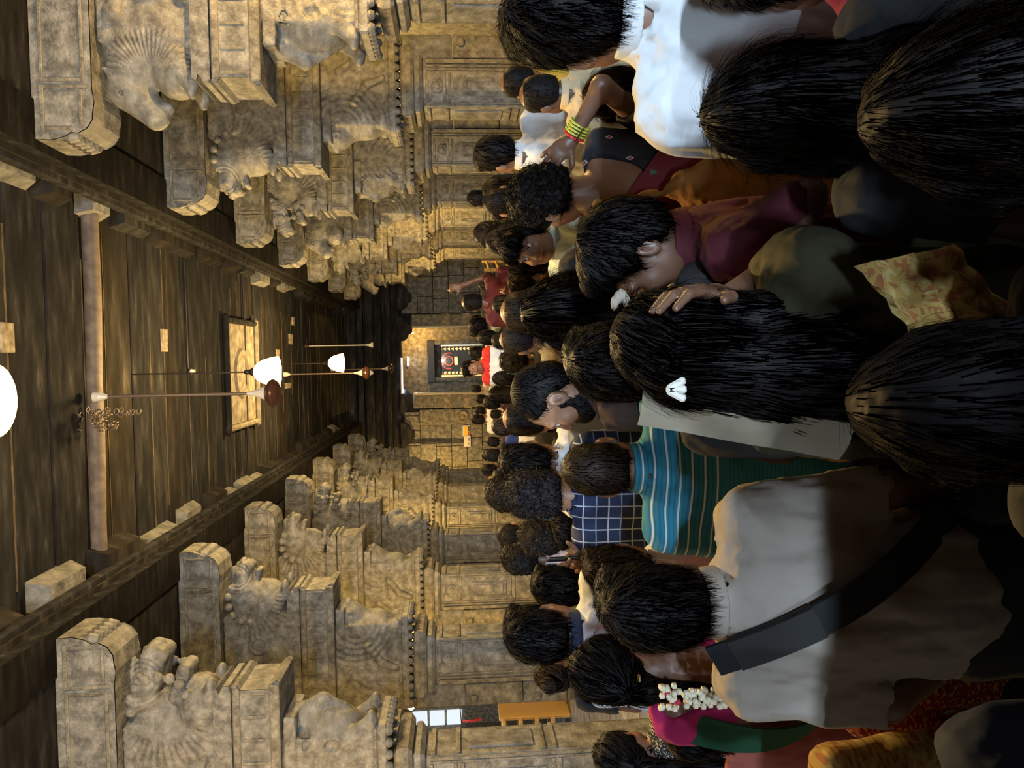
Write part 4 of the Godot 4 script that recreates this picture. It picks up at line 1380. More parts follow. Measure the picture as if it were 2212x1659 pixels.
# short ribbons of hair following the head
func strands(arr: Array, e: Dictionary) -> Array:
	var r := RandomNumberGenerator.new()
	r.seed = e.seed
	var vs: PackedVector3Array = arr[0].duplicate()
	var ns: PackedVector3Array = arr[1].duplicate()
	var ix: PackedInt32Array = arr[2].duplicate()
	var col := PackedColorArray()
	var grey: float = e.grey
	var base := Color(0.45, 0.45, 0.45) if grey <= 0.0 else Color(0.02, 0.018, 0.017)
	for i in vs.size():
		col.append(base)
	var n0 := vs.size()
	if n0 == 0:
		return arr
	var mode: int = e.mode
	for k in int(e.strands):
		var at := r.randi() % n0
		var p := vs[at]
		var nm := ns[at]
		if p.y < 0.0 and mode == 0:
			continue
		var c := base * r.randf_range(0.5, 1.7)
		if r.randf() < grey:
			var gv := r.randf_range(0.25, 0.5)
			c = Color(gv, gv * 0.98, gv * 0.94)
		var jit := Vector3(r.randf_range(-1, 1), r.randf_range(-1, 1), r.randf_range(-1, 1))
		var ln: float = e.len * r.randf_range(0.6, 1.3)
		var first := vs.size()
		var d := Vector3.ZERO
		for s in 4:
			var cen := Vector3(0, clampf(p.y, -0.5, 0.13), 0.02)
			if mode == 0:
				d = (p - Vector3(0.012, 0.235, 0.055)) + Vector3(0, -0.04, 0)
				d = d.normalized() + jit * 0.25
			elif mode == 1:
				d = Vector3(p.x * 3.0, -1.0, 0.25 if p.z < 0.03 else 0.05).normalized() + jit * 0.10
				if p.y > 0.14:
					d = Vector3(p.x * 9.0, -0.45, 0.75).normalized() + jit * 0.12
			elif mode == 2:
				d = jit + Vector3(sin(s * 2.2 + jit.x * 6.0), cos(s * 2.2 + jit.x * 6.0), sin(s * 1.7 + jit.y * 5.0)) * 0.9
			else:
				d = (Vector3(0, 0.07, 0.12) - p).normalized() + jit * 0.06
			d = (d - nm * d.dot(nm)).normalized()
			var side := d.cross(nm).normalized() * float(e.w) * (1.0 - s * 0.28)
			var lift: float = 0.0015 + (0.004 if mode != 2 else 0.009) * s / 3.0 * absf(jit.z)
			var q := p + nm * lift
			vs.append(q - side); vs.append(q + side)
			ns.append(nm); ns.append(nm)
			col.append(c); col.append(c)
			p += d * ln / 3.0
			var pn := (p - cen)
			nm = (nm * 0.35 + pn.normalized() * 0.65).normalized() if s < 3 else nm
		for s in 3:
			var a := first + s * 2
			ix.append_array(PackedInt32Array([a, a + 1, a + 3, a, a + 3, a + 2]))
	return [vs, ns, ix, col]

func lathe_child(called: String, prof: Array, seg: int, tf: Transform3D, mat: Material, parent: Node) -> void:
	var b := Buf.new()
	b.lathe(prof, seg, tf)
	part(called, b, mat, parent)

var pcount := 0

# q: at [x, z], h, face, head [yaw, pitch, roll], skin, hair, top, low, detail, label ...
func person(q: Dictionary) -> Node3D:
	pcount += 1
	var t := thing("person", q.label, "person", Vector3(q.x, 0.013 + q.get("lift", 0.0), q.z), deg_to_rad(q.get("face", 0.0)), q.get("group", "people in the crowd"))
	var sc: float = (float(q.h) - 0.025 - q.get("lift", 0.0)) / 1.68
	t.scale = Vector3.ONE * sc
	var det: int = q.get("detail", 1)
	var cb: float = [0.028, 0.021, 0.016][det]
	var ct: float = [0.024, 0.016, 0.0125][det]
	var chd: float = [0.011, 0.008, 0.005][det]
	var gr: float = q.get("girth", 1.0)
	var hs: float = q.get("bighead", 1.0)
	var ha: Array = q.get("head", [0, 0, 0])
	var hb := Basis(Vector3.UP, deg_to_rad(ha[0])) * Basis(Vector3(1, 0, 0), deg_to_rad(ha[1])) * Basis(Vector3(0, 0, 1), deg_to_rad(ha[2]))
	var lean: float = q.get("lean", 0.0)
	var T := Transform3D(hb, Vector3(0, 1.46, -lean))
	var back := t.transform.affine_inverse()
	var female: bool = q.get("woman", false)
	var sw: float = (0.150 if female else 0.168) * lerpf(1.0, gr, 0.5)
	# arms: shoulder, elbow, wrist, hand direction
	var arms := []
	for s in [-1.0, 1.0]:
		var key: String = "arm_l" if s < 0 else "arm_r"
		var sh := Vector3(sw * s, 1.375, 0.012 - lean * 0.8)
		var el := Vector3((sw + 0.045) * s, 1.09, 0.03)
		var wr := Vector3((sw + 0.01) * s, 0.87, -0.08)
		var hd := Vector3(0, -1, -0.25)
		if q.has(key):
			var w: Array = q[key]
			if w[0] is String:
				if w[0] == "fold":
					el = Vector3((sw + 0.04) * s, 1.12, -0.03); wr = Vector3(0.06 * s, 1.18, -0.22); hd = Vector3(-0.3 * s, 1, -0.2)
				elif w[0] == "up":
					el = Vector3((sw + 0.10) * s, 1.42, -0.20); wr = Vector3((sw + 0.02) * s, 1.66, -0.24); hd = Vector3(-0.2 * s, 1, 0)
			else:
				el = back * w[0]; wr = back * w[1]; hd = (back * w[2]) - wr
		arms.append([sh, el, wr, hd])
	# ---- the body: one skin from head to feet
	var posed: bool = q.has("arm_l") or q.has("arm_r") or lean != 0.0
	var tone: Material = M[q.get("skin", "skin_b")]
	var fine: bool = q.get("fine", det == 2)
	var make_body := func() -> Field:
		var f := Field.new()
		f.ell(Vector3(0, 1.24, -lean * 0.5), Vector3(0.155 * gr, 0.175, 0.10 * gr), 0.05)
		f.cone(Vector3(-sw * 0.85, 1.375, 0.012 - lean * 0.8), Vector3(sw * 0.85, 1.375, 0.012 - lean * 0.8), 0.052, 0.052, 0.05)
		f.cone(Vector3(0, 1.36, 0.02 - lean * 0.9), Vector3(0, 1.47, 0.018 - lean), 0.062, 0.052, 0.05)
		for a in arms:
			f.cone(a[0], a[1], 0.047, 0.038, 0.04)
			f.cone(a[1], a[2], 0.037, 0.026, 0.02)
			if not q.has("hand_fine"):
				hand_shape(f, a[2], a[3], Vector3(0, 0, -1) if absf(a[3].normalized().z) < 0.8 else Vector3(0, -1, 0), 0.45, 1.5 if det < 2 else 1.2)
		return f
	var make_legs := func() -> Field:
		var f := Field.new()
		f.ell(Vector3(0, 1.04, 0), Vector3(0.135, 0.19, 0.095), 0.06)
		for s in [-1.0, 1.0]:
			f.cone(Vector3(0.085 * s, 0.92, 0), Vector3(0.088 * s, 0.50, -0.01), 0.085, 0.055, 0.05)
			f.cone(Vector3(0.088 * s, 0.50, -0.01), Vector3(0.09 * s, 0.08, 0.025), 0.052, 0.036, 0.03)
			f.cone(Vector3(0.09 * s, 0.04, 0.04), Vector3(0.10 * s, 0.030, -0.15), 0.040, 0.028, 0.03)
		return f
	var make_head := func() -> Field:
		var hf := Field.new()
		head_shape(hf, Transform3D(), fine)
		return hf
	var bkey := "" if posed else "torso %d %.2f %.2f" % [det, gr, sw]
	var pieces := [[make_body, cb, bkey], [make_legs, 0.03, "legs"], [make_head, 0.005 if fine else chd, "head %s %d" % [fine, det], T]]
	if q.has("hand_fine"):
		for i in 2:
			var fh := Field.new()
			hand_shape(fh, arms[i][2], arms[i][3], back.basis * Vector3(q.hand_fine[0], q.hand_fine[1], q.hand_fine[2]), q.get("curl", 0.5))
			pieces.append([fh, 0.0055])
	var bx := {}
	if det == 0 and not posed and ha == [0, 0, 0]:
		bx["share"] = "body far %.2f" % sw
	job("body", pieces, tone, t, bx)
	# ---- hair
	var style: String = q.get("hair", "short")
	var grey: float = q.get("grey", 0.0)
	var vary := pcount % 2
	var make_hair := func() -> Field:
		var fa := Field.new()
		hair_shape(fa, Transform3D(), style, vary)
		return fa
	var mode: int = {"long": 1, "loose": 1, "tied": 3, "bun": 3, "curly": 2}.get(style, 0)
	var nst: int = [250, 1100, 3600][det]
	if style == "long" or style == "loose":
		nst = int(nst * 1.7)
	if style == "bald":
		nst = nst / 3
	var hkey := "hair %s %d %d %.2f" % [style, det, vary, grey]
	var hx := {"strands": nst, "seed": 100 + vary, "mode": mode, "len": {"crop": 0.015, "bald": 0.02, "curly": 0.04, "long": 0.10, "loose": 0.10, "tied": 0.06, "bun": 0.05}.get(style, 0.042), "w": [0.0022, 0.0011, 0.0007][det], "grey": grey}
	if det == 0 and ha == [0, 0, 0]:
		hx["share"] = "far " + hkey
	job("hair", [[make_hair, [0.014, 0.0095, 0.007][det], hkey, T]], M.hair_mixed if grey > 0.0 else M[q.get("hairc", "hair_black")], t, hx)
	# ---- upper garment
	var sl: float = q.get("sleeve", 0.6)
	var hem0: float = q.get("hem", 0.86)
	var make_top := func(hem: float, grow: float) -> Field:
		var u := Field.new()
		u.ell(Vector3(0, 1.245, -lean * 0.5), Vector3(0.172 * gr + grow, 0.185, 0.118 * gr + grow), 0.05)
		u.ell(Vector3(0, 1.02, 0), Vector3(0.165 * gr, 0.22, 0.122 * gr), 0.06)
		u.cone(Vector3(-sw * 0.85, 1.378, 0.012 - lean * 0.8), Vector3(sw * 0.85, 1.378, 0.012 - lean * 0.8), 0.064 + grow, 0.064 + grow, 0.05)
		if not q.has("deep"):
			u.cone(Vector3(0, 1.38, 0.02 - lean * 0.9), Vector3(0, 1.445, 0.018 - lean), 0.075, 0.064, 0.05)
		for a in arms:
			if sl > 0.0:
				var e1: Vector3 = a[0].lerp(a[1], minf(sl, 1.0))
				u.cone(a[0], e1, 0.064 + grow, 0.060 - 0.006 * minf(sl, 1.0), 0.045)
				if sl > 1.0:
					u.cone(e1, a[1].lerp(a[2], sl - 1.0), 0.052, 0.040, 0.03)
				else:
					var dv: Vector3 = (a[1] - a[0]).normalized()
					u.cone(e1 + dv * 0.055, e1 + dv * 0.13, 0.062, 0.075, 0.01, 1)
		if q.has("deep"):
			# low-cut back and neckline
			u.ell(Vector3(0, 1.42, 0.10), Vector3(0.115, q.deep, 0.16), 0.01, 1)
		u.cone(Vector3(0, 1.455, 0.018 - lean), Vector3(0, 1.60, 0.018 - lean), 0.057, 0.075, 0.008, 1)
		u.box(Vector3(0, hem + 1.0, 0), Vector3(1.5, 1.0, 1.5), 0.0, 0.01, 2)
		u.noise = noise_of(300 + vary, 7.0, 4)
		u.amp = q.get("folds", 0.016)
		u.nsc = Vector3(2.0, 0.8, 2.0)
		return u
	var um: Material = q.top if q.top is Material else M[q.top]
	var ukey := "" if posed else "top %d %.2f %.2f %.2f %.2f %.2f %.3f %d" % [det, sl, hem0, gr, sw, q.get("deep", 0.0), q.get("folds", 0.016), vary]
	var ux := {"uv": 0}
	if ukey != "":
		ux["share"] = q.get("topname", "shirt") + ukey
	job(q.get("topname", "shirt"), [[make_top.bind(hem0, 0.0), ct, ukey]], um, t, ux)
	if q.has("yoke"):
		job("yoke", [[make_top.bind(1.365, 0.006), 0.014]], M[q.yoke], t)
	if q.has("collar"):
		var co := Field.new()
		co.cone(Vector3(0, 1.43, 0.018 - lean), Vector3(0, 1.475, 0.015 - lean), 0.078, 0.071, 0.01)
		co.cone(Vector3(0, 1.38, 0.02 - lean), Vector3(0, 1.60, 0.014 - lean), 0.058, 0.060, 0.004, 1)
		co.box(Vector3(0, 1.445 + 0.5, -lean), Vector3(0.3, 0.5, 0.3), 0.0, 0.004, 2)
		co.box(Vector3(0, 1.485 - 0.5, -lean), Vector3(0.3, 0.5, 0.3), 0.0, 0.004, 2)
		job("collar", [[co, 0.0065]], q.collar if q.collar is Material else M[q.collar], t, {"uv": 0})
	# ---- lower garment
	var make_low := func() -> Field:
		var l := Field.new()
		if female:
			l.cone(Vector3(0, 0.93, 0), Vector3(0, 0.10, 0), 0.155, 0.24, 0.02)
			l.box(Vector3(0, 0.06 + 1.0, 0), Vector3(1, 1.0, 1), 0.0, 0.01, 2)
		else:
			for s in [-1.0, 1.0]:
				l.cone(Vector3(0.085 * s, 0.90, 0), Vector3(0.09 * s, 0.48, -0.01), 0.105, 0.085, 0.04)
				l.cone(Vector3(0.09 * s, 0.48, -0.01), Vector3(0.092 * s, 0.10, 0.02), 0.085, 0.07, 0.03)
			l.ell(Vector3(0, 0.93, 0), Vector3(0.155, 0.13, 0.118), 0.05)
		l.noise = noise_of(600, 5.0, 2)
		l.amp = 0.012
		return l
	job("skirt" if female else "trousers", [[make_low, 0.03]], M[q.get("low", "cloth_dark")], t, {"share": "low %s" % female})
	# ---- face
	if q.has("eyes"):
		for s in [-1.0, 1.0]:
			var c := T * Vector3(0.030 * s, 0.102, -0.0755)
			var eb := Buf.new()
			eb.ball(c, Vector3.ONE * 0.0118, 12)
			var eye := part("eye", eb, M.eye_white, t)
			var look := T.basis * Vector3(q.eyes[0], q.eyes[1], -1).normalized()
			var ib := Buf.new()
			ib.ball(c + look * 0.0072, Vector3.ONE * 0.0062, 10)
			part("iris", ib, M.iris, eye)
			var wb := Buf.new()
			var pts := []
			for k in 6:
				var x: float = (0.012 + 0.038 * k / 5.0) * s
				pts.append(T * Vector3(x, 0.119 + 0.006 * sin(k / 5.0 * PI), -0.094 + 0.35 * x * x * 10.0 * 0.4 + 0.010 * k / 5.0))
			wb.tube(pts, 0.0034, 6)
			part("eyebrow", wb, M.brow, t)
		var lp := Buf.new()
		var l1 := []
		for k in 7:
			var a2 := (k / 6.0 - 0.5) * 2.0
			l1.append(T * Vector3(0.021 * a2, 0.0375 + 0.001 * cos(a2 * PI), -0.0975 + 0.010 * a2 * a2))
		lp.tube(l1, 0.0042, 6)
		part("lips", lp, M.lips, t)
	if q.has("beard"):
		var bf := Field.new()
		bf.ell(Vector3(0, 0.022, -0.032), Vector3(0.072, 0.052, 0.074), 0.02)
		bf.ell(Vector3(0, 0.006, -0.062), Vector3(0.042, 0.032, 0.040), 0.02)
		for s in [-1.0, 1.0]:
			bf.ell(Vector3(0.061 * s, 0.058, -0.016), Vector3(0.011, 0.045, 0.020), 0.015)
		bf.cone(Vector3(-0.022, 0.049, -0.094), Vector3(0.022, 0.049, -0.094), 0.006, 0.006, 0.006)
		bf.box(Vector3(0, 0.082, -0.10), Vector3(0.066, 0.030, 0.075), 0.02, 0.015, 1)
		bf.ell(Vector3(0, 0.037, -0.100), Vector3(0.020, 0.008, 0.018), 0.006, 1)
		bf.noise = noise_of(77, 60.0, 2)
		bf.amp = 0.0022
		job("beard", [[bf, 0.006, "", T]], M.hair_black, t, {"strands": 700, "seed": 7, "mode": 0, "len": 0.014, "w": 0.0009, "grey": 0.0})
	if q.has("mustache"):
		var ms := Buf.new()
		ms.tube([T * Vector3(-0.030, 0.043, -0.088), T * Vector3(-0.012, 0.052, -0.100), T * Vector3(0.012, 0.052, -0.100), T * Vector3(0.030, 0.043, -0.088)], 0.0075, 8)
		part("mustache", ms, M.grey_hair, t)
	return t

func make_people_materials() -> void:
	for c in [["hair_mixed", 1.0, 1.0, 1.0], ["hair_black", 0.024, 0.020, 0.019], ["hair_brown", 0.050, 0.031, 0.020]]:
		M[c[0]] = plain(sr(c[1], c[2], c[3]), 0.55)
		M[c[0]].metallic_specular = 0.2
		M[c[0]].vertex_color_use_as_albedo = true
	M.grey_hair = plain(sr(0.42, 0.42, 0.41), 0.6)
	var skin_n := 0
	for c in [["skin_a", 0.30, 0.155, 0.088], ["skin_b", 0.20, 0.098, 0.055], ["skin_c", 0.125, 0.060, 0.034], ["skin_d", 0.075, 0.034, 0.019]]:
		var m := plain(sr(c[1], c[2], c[3]), 0.45)
		M[c[0]] = m
	M.eye_white = plain(sr(0.7, 0.68, 0.65), 0.2)
	M.iris = plain(sr(0.02, 0.01, 0.006), 0.15)
	M.brow = plain(sr(0.012, 0.009, 0.008), 0.6)
	M.lips = plain(sr(0.24, 0.075, 0.055), 0.4)
	for c in [["white", 0.60, 0.60, 0.59], ["cream", 0.36, 0.30, 0.24], ["offwhite", 0.60, 0.58, 0.55], ["tan", 0.55, 0.42, 0.24], ["yellow", 0.72, 0.38, 0.02], ["deepyellow", 0.55, 0.33, 0.03], ["cloth_dark", 0.014, 0.013, 0.014], ["cloth_black", 0.010, 0.010, 0.011], ["grey_dark", 0.022, 0.020, 0.018], ["navy", 0.012, 0.018, 0.045], ["maroon", 0.085, 0.008, 0.016], ["brown", 0.055, 0.030, 0.022], ["paleblue", 0.45, 0.60, 0.66], ["mint", 0.42, 0.56, 0.46], ["mintwhite", 0.60, 0.68, 0.62], ["sky", 0.25, 0.42, 0.68], ["royal", 0.02, 0.05, 0.30], ["magenta", 0.22, 0.012, 0.06], ["olive", 0.040, 0.036, 0.012], ["red", 0.50, 0.02, 0.014], ["lilac", 0.48, 0.42, 0.48], ["pink", 0.42, 0.012, 0.10], ["green", 0.01, 0.085, 0.035], ["mustard", 0.20, 0.085, 0.012], ["salmon", 0.40, 0.11, 0.08], ["peach", 0.62, 0.38, 0.22], ["khaki", 0.22, 0.18, 0.12]]:
		M[c[0]] = cloth(sr(c[1], c[2], c[3]))
	# teal shirt with thin white stripes round the yoke and fine dark lines below
	M.stripes = print_cloth(1.0, 1024, func(im: Image, px: int):
		im.fill(sr(0.02, 0.20, 0.30))
		for i in 200:
			im.fill_rect(Rect2i(0, i * 12, px, 3), sr(0.014, 0.13, 0.20))
		# v runs down from the shoulder: 1.28 to 1.50 m keeps the broad white stripes
		for k in 7:
			var y: float = 1.465 - k * 0.032
			var row := posmod(int((-y) * px), px)
			im.fill_rect(Rect2i(0, row, px, 5), sr(0.62, 0.66, 0.62)))
	M.navycheck = print_cloth(0.09, 128, func(im: Image, px: int):
		im.fill(sr(0.010, 0.017, 0.055))
		im.fill_rect(Rect2i(0, 40, px, 60), sr(0.016, 0.03, 0.085))
		im.fill_rect(Rect2i(12, 0, 7, px), sr(0.40, 0.46, 0.55))
		im.fill_rect(Rect2i(76, 0, 7, px), sr(0.40, 0.46, 0.55))
		im.fill_rect(Rect2i(0, 30, px, 7), sr(0.45, 0.5, 0.58))
		im.fill_rect(Rect2i(0, 95, px, 6), sr(0.25, 0.32, 0.5)))
	M.blackcheck = print_cloth(0.08, 64, func(im: Image, px: int):
		im.fill(sr(0.012, 0.012, 0.014))
		im.fill_rect(Rect2i(8, 0, 4, px), sr(0.5, 0.48, 0.36))
		im.fill_rect(Rect2i(0, 8, px, 4), sr(0.5, 0.48, 0.36)))
	M.blackdots = print_cloth(0.14, 256, func(im: Image, px: int):
		im.fill(sr(0.010, 0.010, 0.013))
		for c in [[60, 60], [190, 180]]:
			for y in range(-24, 25):
				for x in range(-14, 15):
					var d := absf(x) / 13.0 + absf(y) / 24.0
					if d < 1.0:
						im.set_pixel(c[0] + x, c[1] + y, sr(0.5, 0.42, 0.36) if d > 0.55 else sr(0.35, 0.02, 0.05)))
	M.redsari = print_cloth(0.16, 256, func(im: Image, px: int):
		im.fill(sr(0.13, 0.010, 0.018))
		for c in [[64, 60], [192, 188]]:
			for y in range(-20, 21):
				for x in range(-20, 21):
					if absf(x) < (20 - y) * 0.45 and absf(y) < 18:
						im.set_pixel(c[0] + x, c[1] + y, sr(0.05, 0.14, 0.09))
		for c in [[60, 190], [190, 60]]:
			for y in range(-10, 11):
				for x in range(-10, 11):
					var r := Vector2(x, y).length()
					if r < 9 and r > 4:
						im.set_pixel(c[0] + x, c[1] + y, sr(0.30, 0.26, 0.24)))
	M.redgold = print_cloth(0.2, 256, func(im: Image, px: int):
		im.fill(sr(0.20, 0.012, 0.010))
		var nz := noise_of(8, 0.05, 2)
		for y in px:
			for x in px:
				var v := nz.get_noise_2d(x * 0.6, y)
				if v > 0.28:
					im.set_pixel(x, y, sr(0.55, 0.30, 0.05)))
	M.floral = print_cloth(0.12, 128, func(im: Image, px: int):
		im.fill(sr(0.012, 0.012, 0.012))
		var nz := noise_of(18, 0.09, 2)
		for y in px:
			for x in px:
				if nz.get_noise_2d(x, y) > 0.22:
					im.set_pixel(x, y, sr(0.5, 0.42, 0.30)))
	M.yellowprint = print_cloth(0.3, 256, func(im: Image, px: int):
		im.fill(sr(0.36, 0.23, 0.055))
		var nz := noise_of(28, 0.03, 3)
		for y in px:
			for x in px:
				var v := nz.get_noise_2d(x, y * 2.0)
				if v > 0.2:
					im.set_pixel(x, y, sr(0.28, 0.10, 0.03))
				elif v < -0.25:
					im.set_pixel(x, y, sr(0.45, 0.32, 0.12)))
	M.darkstripe = print_cloth(0.03, 64, func(im: Image, px: int):
		im.fill(sr(0.050, 0.044, 0.042))
		im.fill_rect(Rect2i(0, 0, 10, px), sr(0.085, 0.075, 0.07))
		im.fill_rect(Rect2i(32, 0, 6, px), sr(0.075, 0.066, 0.06)))

# ring round a limb between two points
func bangle(parent: Node3D, at: Vector3, axis: Vector3, r: float, thick: float, mat: Material, called := "bangle") -> void:
	var a := axis.normalized()
	var u := a.cross(Vector3(0.3, 0.2, 0.9)).normalized()
	var w := a.cross(u)
	var pts := []
	for k in 17:
		pts.append(at + (u * cos(TAU * k / 16.0) + w * sin(TAU * k / 16.0)) * r)
	var b := Buf.new()
	b.tube(pts, thick, 6, false)
	part(called, b, mat, parent)

# cloth drawn as a thick sheet swept through rows of points (world space)
func drape(rows: Array, thick: float) -> Buf:
	var b := Buf.new()
	var nr := rows.size()
	var nc: int = rows[0].size()
	var nm := []
	for i in nr:
		var line := []
		for k in nc:
			var du: Vector3 = rows[mini(i + 1, nr - 1)][k] - rows[maxi(i - 1, 0)][k]
			var dv: Vector3 = rows[i][mini(k + 1, nc - 1)] - rows[i][maxi(k - 1, 0)]
			line.append(du.cross(dv).normalized() * thick / 2)
		nm.append(line)
	for s in [-1.0, 1.0]:
		for i in nr - 1:
			for k in nc - 1:
				var from := b.v.size()
				var cor := [[i, k], [i + 1, k], [i + 1, k + 1], [i, k + 1]]
				b.quad(rows[i][k] + nm[i][k] * s, rows[i + 1][k] + nm[i + 1][k] * s, rows[i + 1][k + 1] + nm[i + 1][k + 1] * s, rows[i][k + 1] + nm[i][k + 1] * s, nm[i][k] * s)
				for w in range(from, b.v.size()):
					for c in cor:
						if b.v[w].distance_squared_to(rows[c[0]][c[1]] + nm[c[0]][c[1]] * s) < 1e-10:
							b.n[w] = nm[c[0]][c[1]].normalized() * s
	for i in nr - 1:
		for k in [0, nc - 1]:
			b.quad(rows[i][k] - nm[i][k], rows[i][k] + nm[i][k], rows[i + 1][k] + nm[i + 1][k], rows[i + 1][k] - nm[i + 1][k], rows[i][k] - rows[i][1 if k == 0 else nc - 2])
	for k in nc - 1:
		for i in [0, nr - 1]:
			b.quad(rows[i][k] - nm[i][k], rows[i][k] + nm[i][k], rows[i][k + 1] + nm[i][k + 1], rows[i][k + 1] - nm[i][k + 1], rows[i][k] - rows[1 if i == 0 else nr - 2][k])
	return b

func build_people() -> void:
	# ---------------- right side of the hall (top of the picture)
	person({"x": 0.66, "z": -1.47, "h": 1.80, "hair": "thick", "top": "white", "sleeve": 0.75, "skin": "skin_b", "detail": 2, "label": "man in a pale white shirt seen from behind, nearest on the right", "collar": "white", "girth": 1.15})
	person({"x": 0.98, "z": -2.05, "h": 1.64, "face": 15, "hair": "thick", "top": M.darkstripe, "sleeve": 1.8, "skin": "skin_c", "label": "person in a dark grey corduroy shirt behind the white-shirted man", "collar": "navy"})
	var wv := person({"x": 0.88, "z": -2.52, "h": 1.47, "hair": "loose", "woman": true, "top": M.blackdots, "topname": "blouse", "sleeve": 0.55, "skin": "skin_c", "detail": 2, "hairc": "hair_brown", "arm_l": [Vector3(0.835, 1.44, -2.30), Vector3(0.700, 1.52, -2.40), Vector3(0.632, 1.60, -2.43)], "hand_fine": [0, 0, -1], "low": "grey_dark", "label": "woman with loose wavy hair raising a bangled arm"})
	var e1 := wv.transform.affine_inverse()
	for k in 5:
		var p := Vector3(0.835, 1.44, -2.30).lerp(Vector3(0.700, 1.52, -2.40), 0.70 + k * 0.055)
		bangle(wv, e1 * p, e1.basis * Vector3(-0.135, 0.08, -0.10), 0.040, 0.0045, plain(sr(0.55, 0.02, 0.02), 0.3) if k == 4 else plain(sr(0.40, 0.42, 0.05), 0.3))
	var cs := person({"x": 0.54, "z": -2.50, "h": 1.72, "hair": "curly", "woman": true, "top": M.blackdots, "topname": "blouse", "sleeve": 0.45, "deep": 0.19, "skin": "skin_b", "detail": 2, "head": [25, -8, 0], "low": "mustard", "label": "curly-haired woman in a patterned red sari and black dotted blouse"})
	# red sari across the back, over the left shoulder
	var rows := []
	for i in 16:
		var u := i / 15.0
		var line := []
		for k in 9:
			var v := k / 8.0
			var x := lerpf(-0.185, 0.175, u)
			var y := lerpf(lerpf(1.45, 1.17, u), lerpf(1.30, 0.84, u), v)
			line.append(Vector3(x, y, 0.148 * sqrt(maxf(0.02, 1.0 - pow(x / 0.20, 2.0))) * (0.72 if y > 1.40 else 1.0) + 0.010 + 0.006 * sin(v * 19.0 + u * 7.0)))
		rows.append(line)
	part("sari", drape(rows, 0.008), M.redsari, cs, "maroon-red sari end with green leaf motifs")
	bangle(cs, Vector3(0, 1.435, 0.01), Vector3(0, 1, 0.25), 0.066, 0.004, M.brass, "necklace")
	bangle(cs, Vector3(0, 1.428, 0.01), Vector3(0, 1, 0.25), 0.070, 0.003, M.brass, "necklace")
	person({"x": 1.08, "z": -4.0, "h": 1.80, "hair": "short", "top": "white", "sleeve": 0.7, "skin": "skin_b", "head": [20, 0, 0], "collar": "white", "label": "man in a white shirt by the right pillars, seen from behind", "girth": 1.1})
	var by := person({"x": 1.50, "z": -4.1, "h": 1.66, "hair": "bald", "top": "deepyellow", "sleeve": 0.6, "skin": "skin_c", "label": "balding person in a yellow garment beside the right-hand shaft"})
	var bt := person({"x": 1.20, "z": -3.42, "h": 1.61, "hair": "bald", "top": "tan", "sleeve": 0.8, "skin": "skin_c", "head": [15, -6, 0], "collar": "tan", "label": "balding man in a tan shirt with a gold chain"})
	bangle(bt, Vector3(0, 1.47, 0.01), Vector3(0, 1, 0.2), 0.060, 0.004, M.brass, "gold_chain")
	person({"x": 1.06, "z": -4.75, "h": 1.73, "hair": "short", "top": "cloth_black", "skin": "skin_c", "detail": 0, "label": "person in black behind the short-haired man, right of the girl"})
	person({"x": 0.93, "z": -4.45, "h": 1.75, "hair": "crop", "top": M.blackcheck, "skin": "skin_a", "head": [-8, 0, 0], "collar": "cloth_black", "label": "short-cropped man in a dark shirt with both ears showing"})
	person({"x": 1.67, "z": -7.85, "h": 1.78, "hair": "short", "top": "cloth_dark", "skin": "skin_c", "detail": 0, "label": "small distant dark head against the right pillars"})
	var girl := person({"x": 0.47, "z": -3.12, "h": 1.745, "face": 130, "hair": "fringe", "woman": true, "top": "mintwhite", "topname": "tee", "sleeve": 0.5, "skin": "skin_a", "detail": 2, "bighead": 1.1, "head": [12, -2, 8], "eyes": [0.4, 0.12], "label": "girl in a pale tee turning round to look towards the camera"})
	person({"x": 0.90, "z": -5.45, "h": 1.76, "hair": "curly", "top": "cloth_dark", "skin": "skin_c", "detail": 0, "label": "dark-haired head behind the girl in the pale tee"})
	person({"x": 0.78, "z": -5.0, "h": 1.70, "hair": "thick", "top": "cloth_dark", "collar": "red", "skin": "skin_b", "detail": 0, "label": "person with a red collar half hidden behind the girl"})
	person({"x": 0.40, "z": -3.75, "h": 1.64, "face": 80, "hair": "thick", "top": "peach", "skin": "skin_a", "detail": 2, "hairc": "hair_brown", "head": [5, 0, 0], "eyes": [0, 0], "label": "boy in a peach top in profile, below the girl"})
	# ---------------- middle
	var mt := person({"x": 0.58, "z": -7.75, "h": 1.87, "hair": "bald", "top": "maroon", "topname": "tee", "skin": "skin_c", "detail": 1, "arm_r": ["up"], "label": "man in a maroon printed tee with one arm raised", "sleeve": 0.8})
	var tm := TextMesh.new()
	var sf := SystemFont.new()
	sf.font_names = PackedStringArray(["Droid Sans"])
	tm.font = sf
	tm.text = "GENERAL"
	tm.font_size = 24
	tm.pixel_size = 0.0026
	tm.depth = 0.004
	var tmo := piece("print", tm, plain(sr(0.6, 0.6, 0.6), 0.7), mt, Vector3(0.0, 1.30, 0.150))
	person({"x": 0.84, "z": -11.3, "h": 1.80, "hair": "crop", "top": "cloth_dark", "skin": "skin_d", "detail": 0, "label": "dark-capped head just beyond the man in the maroon tee"})
	person({"x": 0.42, "z": -5.95, "h": 1.62, "hair": "thick", "top": "cloth_black", "skin": "skin_b", "detail": 0, "label": "black-haired head in front of the maroon tee"})
	person({"x": 0.38, "z": -8.5, "h": 1.78, "hair": "short", "top": "paleblue", "skin": "skin_b", "detail": 1, "label": "person in a pale blue shirt left of the maroon tee"})
	person({"x": 0.18, "z": -2.92, "h": 1.745, "hair": "bald", "top": "cloth_dark", "skin": "skin_b", "detail": 2, "hairc": "hair_brown", "head": [0, -6, 0], "label": "man with thinning brown curls on his crown"})
